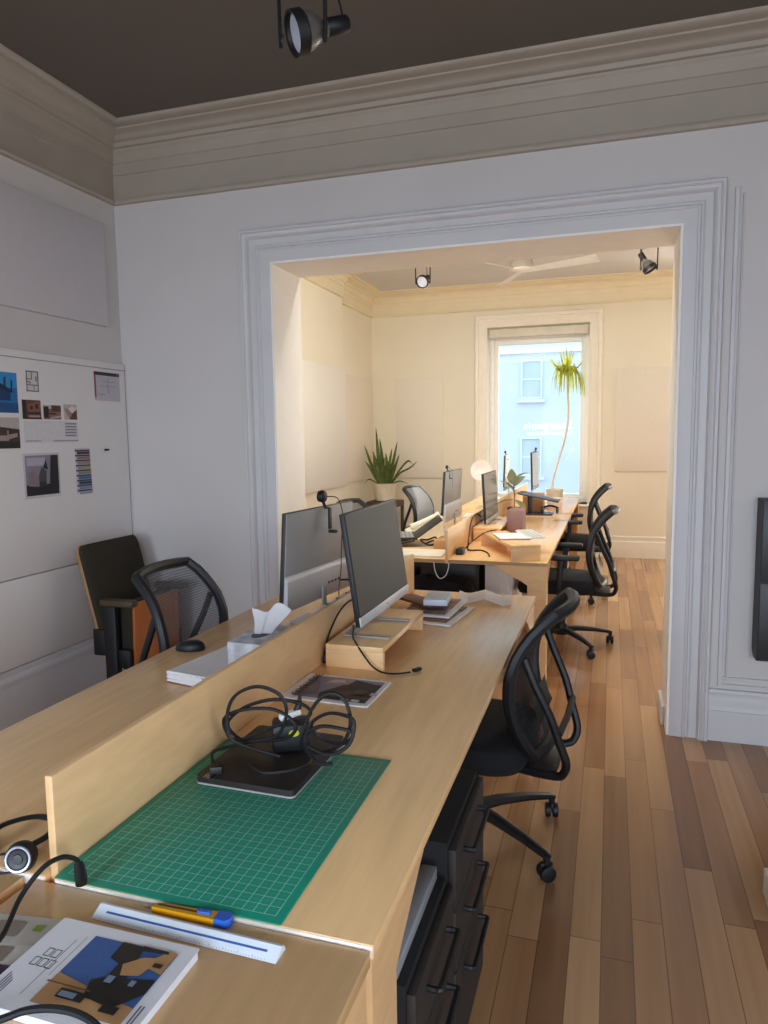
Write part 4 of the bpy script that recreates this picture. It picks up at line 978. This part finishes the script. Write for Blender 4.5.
# corner snake plant on stool
t = thing('plant_stool', 'dark square stool holding the corner plant', 'stool', (-2.69, 8.55, 0))
DW = pm('dark_wood', '4a3d30', .5, vary=.1)
MB().box((-.19,-.19,.62), (.19,.19,.69), .004).build('seat', DW, t)
for a in (-1,1):
    for b in (-1,1): MB().box((a*.17-.018, b*.17-.018, 0), (a*.17+.018, b*.17+.018, .62), .003).build('leg', DW, t)
t = thing('snake_plant', 'tall snake plant with long pointed leaves in a cream pot on the stool', 'plant', (-2.69, 8.55, .69))
MB().lathe([(.10,0),(.115,.01),(.145,.215),(.15,.22),(.138,.22),(.13,.19),(.02,.19)], 28).build('pot', POTW, t)
MB().lathe([(.002,.18),(.132,.18),(.132,.195),(.002,.197)], 24).build('soil', SOIL, t)
mb = MB()
def blade(P, w):
    S = smooth_pts(P, 5); n = len(S)-1
    ax = (S[-1]-S[0]); side = ax.cross(V((.25,-1,.1))).normalized()
    def fn(u, v):
        i = min(n, int(round(v*n))); ww = .78*w*max(.02, (1-(v)**3))*(.55+.45*min(1, v*4))
        return S[i]+side*(u-.5)*ww+V((.25,-1,.1)).normalized()*(-.25*ww*(1-abs(2*u-1)))
    mb.grid(fn, 2, n)
for P, w in (([(-.03,0,.19),(-.09,.03,.5),(-.12,.02,.92)], .07), ([(0,.02,.19),(-.05,.05,.5),(-.09,.08,.78)], .07), ([(-.05,0,.19),(-.18,0,.45),(-.26,-.02,.70)], .06), ([(-.06,-.02,.19),(-.16,-.05,.38),(-.24,-.06,.5)], .05),
             ([(.03,0,.19),(.09,.03,.45),(.15,.05,.74)], .06), ([(.02,-.02,.19),(.05,.0,.42),(.09,.02,.66)], .06), ([(.05,.02,.19),(.13,0,.42),(.2,-.03,.58)], .05), ([(.0,-.03,.19),(-.02,-.04,.36),(.02,-.06,.55)], .055),
             ([(-.02,-.04,.19),(-.1,-.08,.4),(-.12,-.08,.62)], .06), ([(.03,-.04,.19),(.06,-.08,.36),(.14,-.1,.5)], .05), ([(.06,0,.19),(.2,-.05,.38),(.33,-.1,.50),(.40,-.12,.44),(.46,-.14,.32)], .035),
             ([(.07,0,.19),(.2,-.06,.34),(.36,-.12,.42),(.46,-.15,.50)], .035), ([(.07,-.03,.19),(.2,-.06,.25),(.34,-.1,.22)], .025), ([(-.07,-.02,.2),(-.2,-.03,.27),(-.27,-.03,.2)], .025), ([(0,0,.19),(.02,.02,.4),(.0,.04,.60)], .07), ([(-.02,.01,.19),(-.08,.0,.4),(-.16,.0,.62)], .06)):
    blade(P, w)
mb.build('foliage', LEAF, t)
o = MB().lathe([(.012,0),(.012,.004)], 10).build('coaster', BLACK); bpy.data.objects.remove(o)

# dracaena on window sill
t = thing('dracaena', 'tall thin dracaena with drooping yellow-green crown in a pale pot, on window sill', 'plant', (-.66, YG+.10, WZ0))
MB().lathe([(.085,0),(.09,.01),(.105,.17),(.11,.175),(.1,.175),(.095,.15),(.02,.15)], 26).build('pot', POTW, t)
MB().lathe([(.002,.145),(.095,.145),(.095,.155),(.002,.157)], 20).build('soil', SOIL, t)
stem = smooth_pts([(-.03,0,.15),(-.015,0,.3),(.05,-.02,.55),(.12,-.03,.8),(.155,-.04,1.05),(.15,-.04,1.3),(.135,-.04,1.56)], 5)
MB().tube(stem, [.012]*len(stem), 8).build('trunk', pm('pale_bark', 'e9e1cf', .8, vary=.15, scale=40), t)
mb = MB()
top = V((.13,-.04,1.56))
for k in range(60):
    a = random.uniform(0, 2*PI); el = random.choice((1.1, .45, -.2, -.5, -.7, -.9, -1.0)) + random.uniform(-.2,.2); l = random.uniform(.3,.46)
    dx, dy = math.cos(a)*math.cos(el), math.sin(a)*math.cos(el)*.35
    mid = top+V((dx*l*.35, dy*l*.35, abs(math.sin(el))*l*.25+.04 if el < .3 else math.sin(el)*l*.5)); end = mid+V((dx*l*.22, dy*l*.2, -l*.8 if el < .3 else math.sin(el)*l*.5))
    S = smooth_pts([top, mid, (mid+end)/2+V((dx*.03,dy*.03,.02)), end], 4); n = len(S)-1
    sd = V((-math.sin(a), math.cos(a)*.4, .3)).normalized()
    mb.grid(lambda u, v: S[min(n, int(round(v*n)))]+sd*(u-.5)*.026*(1-v**2*.95), 1, n)
mb.build('foliage', LEAFY, t)

# ------------------------------------------------------------------ ceiling things
def spot(label, loc, aim, rz_yoke, drop, scale=1., mount_z=None, plate=True):
    t = thing('track_light', label, 'spotlight', loc, 0, 'black adjustable spotlights under the ceiling')
    q = V(aim).normalized().to_track_quat('Z', 'X').to_matrix().to_4x4()
    MB().lathe([(.05,.028),(.056,.03),(.057,.0),(.053,-.004),(.047,.0),(.047,.02),(.05,.026)], 28, q, caps=False).build('lamp_ring', BLACK, t)
    MB().lathe([(.002,.012),(.048,.016),(.048,.012),(.002,.006)], 28, q).build('lens', pm('lamp_lens', 'b9bccb', .15, vary=.1, scale=30), t)
    MB().lathe([(.05,.002),(.046,-.02),(.034,-.045),(.021,-.055),(.0205,-.075)], 24, q).build('reflector', pm('lamp_reflector', '77736c', .35, metal=.5), t)
    MB().lathe([(.021,-.072),(.023,-.075),(.023,-.13),(.02,-.135)], 18, q).build('socket', BLACK, t)
    s = V((math.cos(rz_yoke), math.sin(rz_yoke), 0))*.064
    hz = drop-.05
    MB().tube(smooth_pts([s*.9, s, s+V((0,0,hz*.7)), s*.85+V((0,0,hz*.95)), V((0,0,hz)), -s*.85+V((0,0,hz*.95)), -s+V((0,0,hz*.7)), -s, -s*.9], 3), .0055, 6, flat=1).build('yoke', BLACK, t)
    MB().tube([V((0,0,hz-.01)), V((0,0,drop-.005))], .012, 8).build('stem', BLACK, t)
    MB().box((-.06,-.025,drop-.018), (.06,.025,drop), .004).build('mounting_plate', BLACK, t)
    MB().tube(smooth_pts([(.0,.02,drop-.02),(.02,.04,drop*.6),tuple(q @ V((0,.01,-.13)))], 6), .003, 5).build('wire', BLACK, t)
spot('black spotlight with silver reflector hanging near top edge, in front of cornice', (-.815, 1.9, 2.585), (-.75, -.58, -.32), .1, ZC-2.585)
spot('black spotlight under far room ceiling, left, lens facing the doorway', (-1.61, 6.3, 2.85), (-.15, -.9, -.45), .1, ZCB-2.85)
spot('black spotlight under far room ceiling, right, beside the fan', (.262, 6.3, 2.82), (.45, -.1, -.75), .1, ZCB-2.82)
# ceiling fan
FANW = pm('fan_white', 'fbfaf6', .4)
t = thing('ceiling_fan', 'white three-blade ceiling fan in the far room', 'fan', (-.78, 6.6, 2.95))
MB().lathe([(.11,.0),(.115,.02),(.075,.1),(.06,.12),(.055,ZCB-2.95)], 28).build('motor_housing', pm('fan_housing', '9c9284', .5), t)
MB().lathe([(.02,-.014),(.09,-.012),(.11,.0)], 28).build('hub_cap', FANW, t)
for a in (1.99, 4.09, 6.02):
    def fb(u, v):
        r = .05+.62*u; w = .09+.06*u; y = (v-.5)*w; c = V((r, y*.94, -.012-.25*y+.015*u))
        return Matrix.Rotation(a, 3, 'Z') @ c
    MB().grid(fb, 10, 4, .008).build('blade', FANW, t)
o = MB().lathe([(.03,-.04),(.05,-.035),(.055,0)], 20).build('smoke_detector', DARK); o.location = (-2.02, 6.9, ZCB); tag(o, 'tiny dark fitting on far room ceiling left of the spotlights', 'detector')

# ------------------------------------------------------------------ lights
def area(name, loc, rot, sx, sy, power, col, spread=PI):
    l = bpy.data.lights.new(name, 'AREA'); l.shape = 'RECTANGLE'; l.size = sx; l.size_y = sy; l.energy = power; l.color = col; l.spread = spread
    o = bpy.data.objects.new(name, l); COL.objects.link(o); o.location = loc; o.rotation_euler = rot
    return o
for x0, x1 in RW:
    area('window_daylight', ((x0+x1)/2, YR-.15, 1.45), (-(PI/2-.42), 0, PI), 1.35, 1.75, 60, (.66, .81, 1.), math.radians(130))
area('left_wall_fill', (XR+.15, sum(RS)/2, 1.45), (PI/2-.42, 0, PI/2), 1.3, 1.75, 42, (.72, .84, 1.), math.radians(130))  # added light to brighten the left wall, source out of view
area('far_room_side_fill', ((SW[0]+SW[1])/2, YG+.3, 1.75), (-PI/2, 0, 0), .72, 2.1, 90, (1., .97, .87))  # added fill for the far room, outside the unseen extra opening
area('far_room_fill', (-1.0, YB+.35, 3.0), (math.radians(50), 0, 0), 2.6, .3, 72, (1., .97, .86))  # added warm fill hidden above the doorway head, not a room fixture
s = bpy.data.lights.new('sun', 'SUN'); s.energy = 7.; s.angle = .02; s.color = (1., .86, .66)
so = bpy.data.objects.new('sun', s); COL.objects.link(so)
so.rotation_euler = V((-.28, -1., -.72)).to_track_quat('-Z', 'Y').to_euler()
w = bpy.data.worlds.new('sky'); scene.world = w; w.use_nodes = True
nt = w.node_tree; bg = nt.nodes['Background']
tcw = nt.nodes.new('ShaderNodeTexCoord'); sep = nt.nodes.new('ShaderNodeSeparateXYZ'); rmp = nt.nodes.new('ShaderNodeValToRGB')
nt.links.new(tcw.outputs['Generated'], sep.inputs[0]); nt.links.new(sep.outputs['Z'], rmp.inputs['Fac'])
rmp.color_ramp.elements[0].color = (.90, .94, .96, 1); rmp.color_ramp.elements[1].color = (.72, .85, 1., 1)
nt.links.new(rmp.outputs['Color'], bg.inputs['Color']); bg.inputs['Strength'].default_value = 2.45

# ------------------------------------------------------------------ camera
yaw, pitch, roll, f = .307, -.106, -.013, 716.2
cam = bpy.data.cameras.new('camera'); co = bpy.data.objects.new('camera', cam); COL.objects.link(co)
cam.sensor_fit = 'VERTICAL'; cam.sensor_height = 36; cam.lens = f/1024*36; cam.clip_start = .02
fw = V((0, math.cos(pitch), math.sin(pitch))); up = V((0, -math.sin(pitch), math.cos(pitch))); rt = V((1, 0, 0))
r2 = math.cos(roll)*rt + math.sin(roll)*up; u2 = -math.sin(roll)*rt + math.cos(roll)*up
Mz = Matrix.Rotation(yaw, 3, 'Z')
r2, u2, fw = Mz @ r2, Mz @ u2, Mz @ fw
Mc = Matrix(((r2.x, u2.x, -fw.x, 0), (r2.y, u2.y, -fw.y, 0), (r2.z, u2.z, -fw.z, 1.5), (0, 0, 0, 1)))
co.matrix_world = Mc
scene.camera = co
scene.view_settings.view_transform = 'Standard'
scene.view_settings.look = 'None'
scene.view_settings.exposure = 0
scene.cycles.use_denoising = True
scene.cycles.max_bounces = 10
scene.cycles.diffuse_bounces = 6
scene.cycles.transparent_max_bounces = 16
scene.cycles.caustics_reflective = False
scene.cycles.caustics_refractive = False
scene.cycles.sample_clamp_indirect = 6
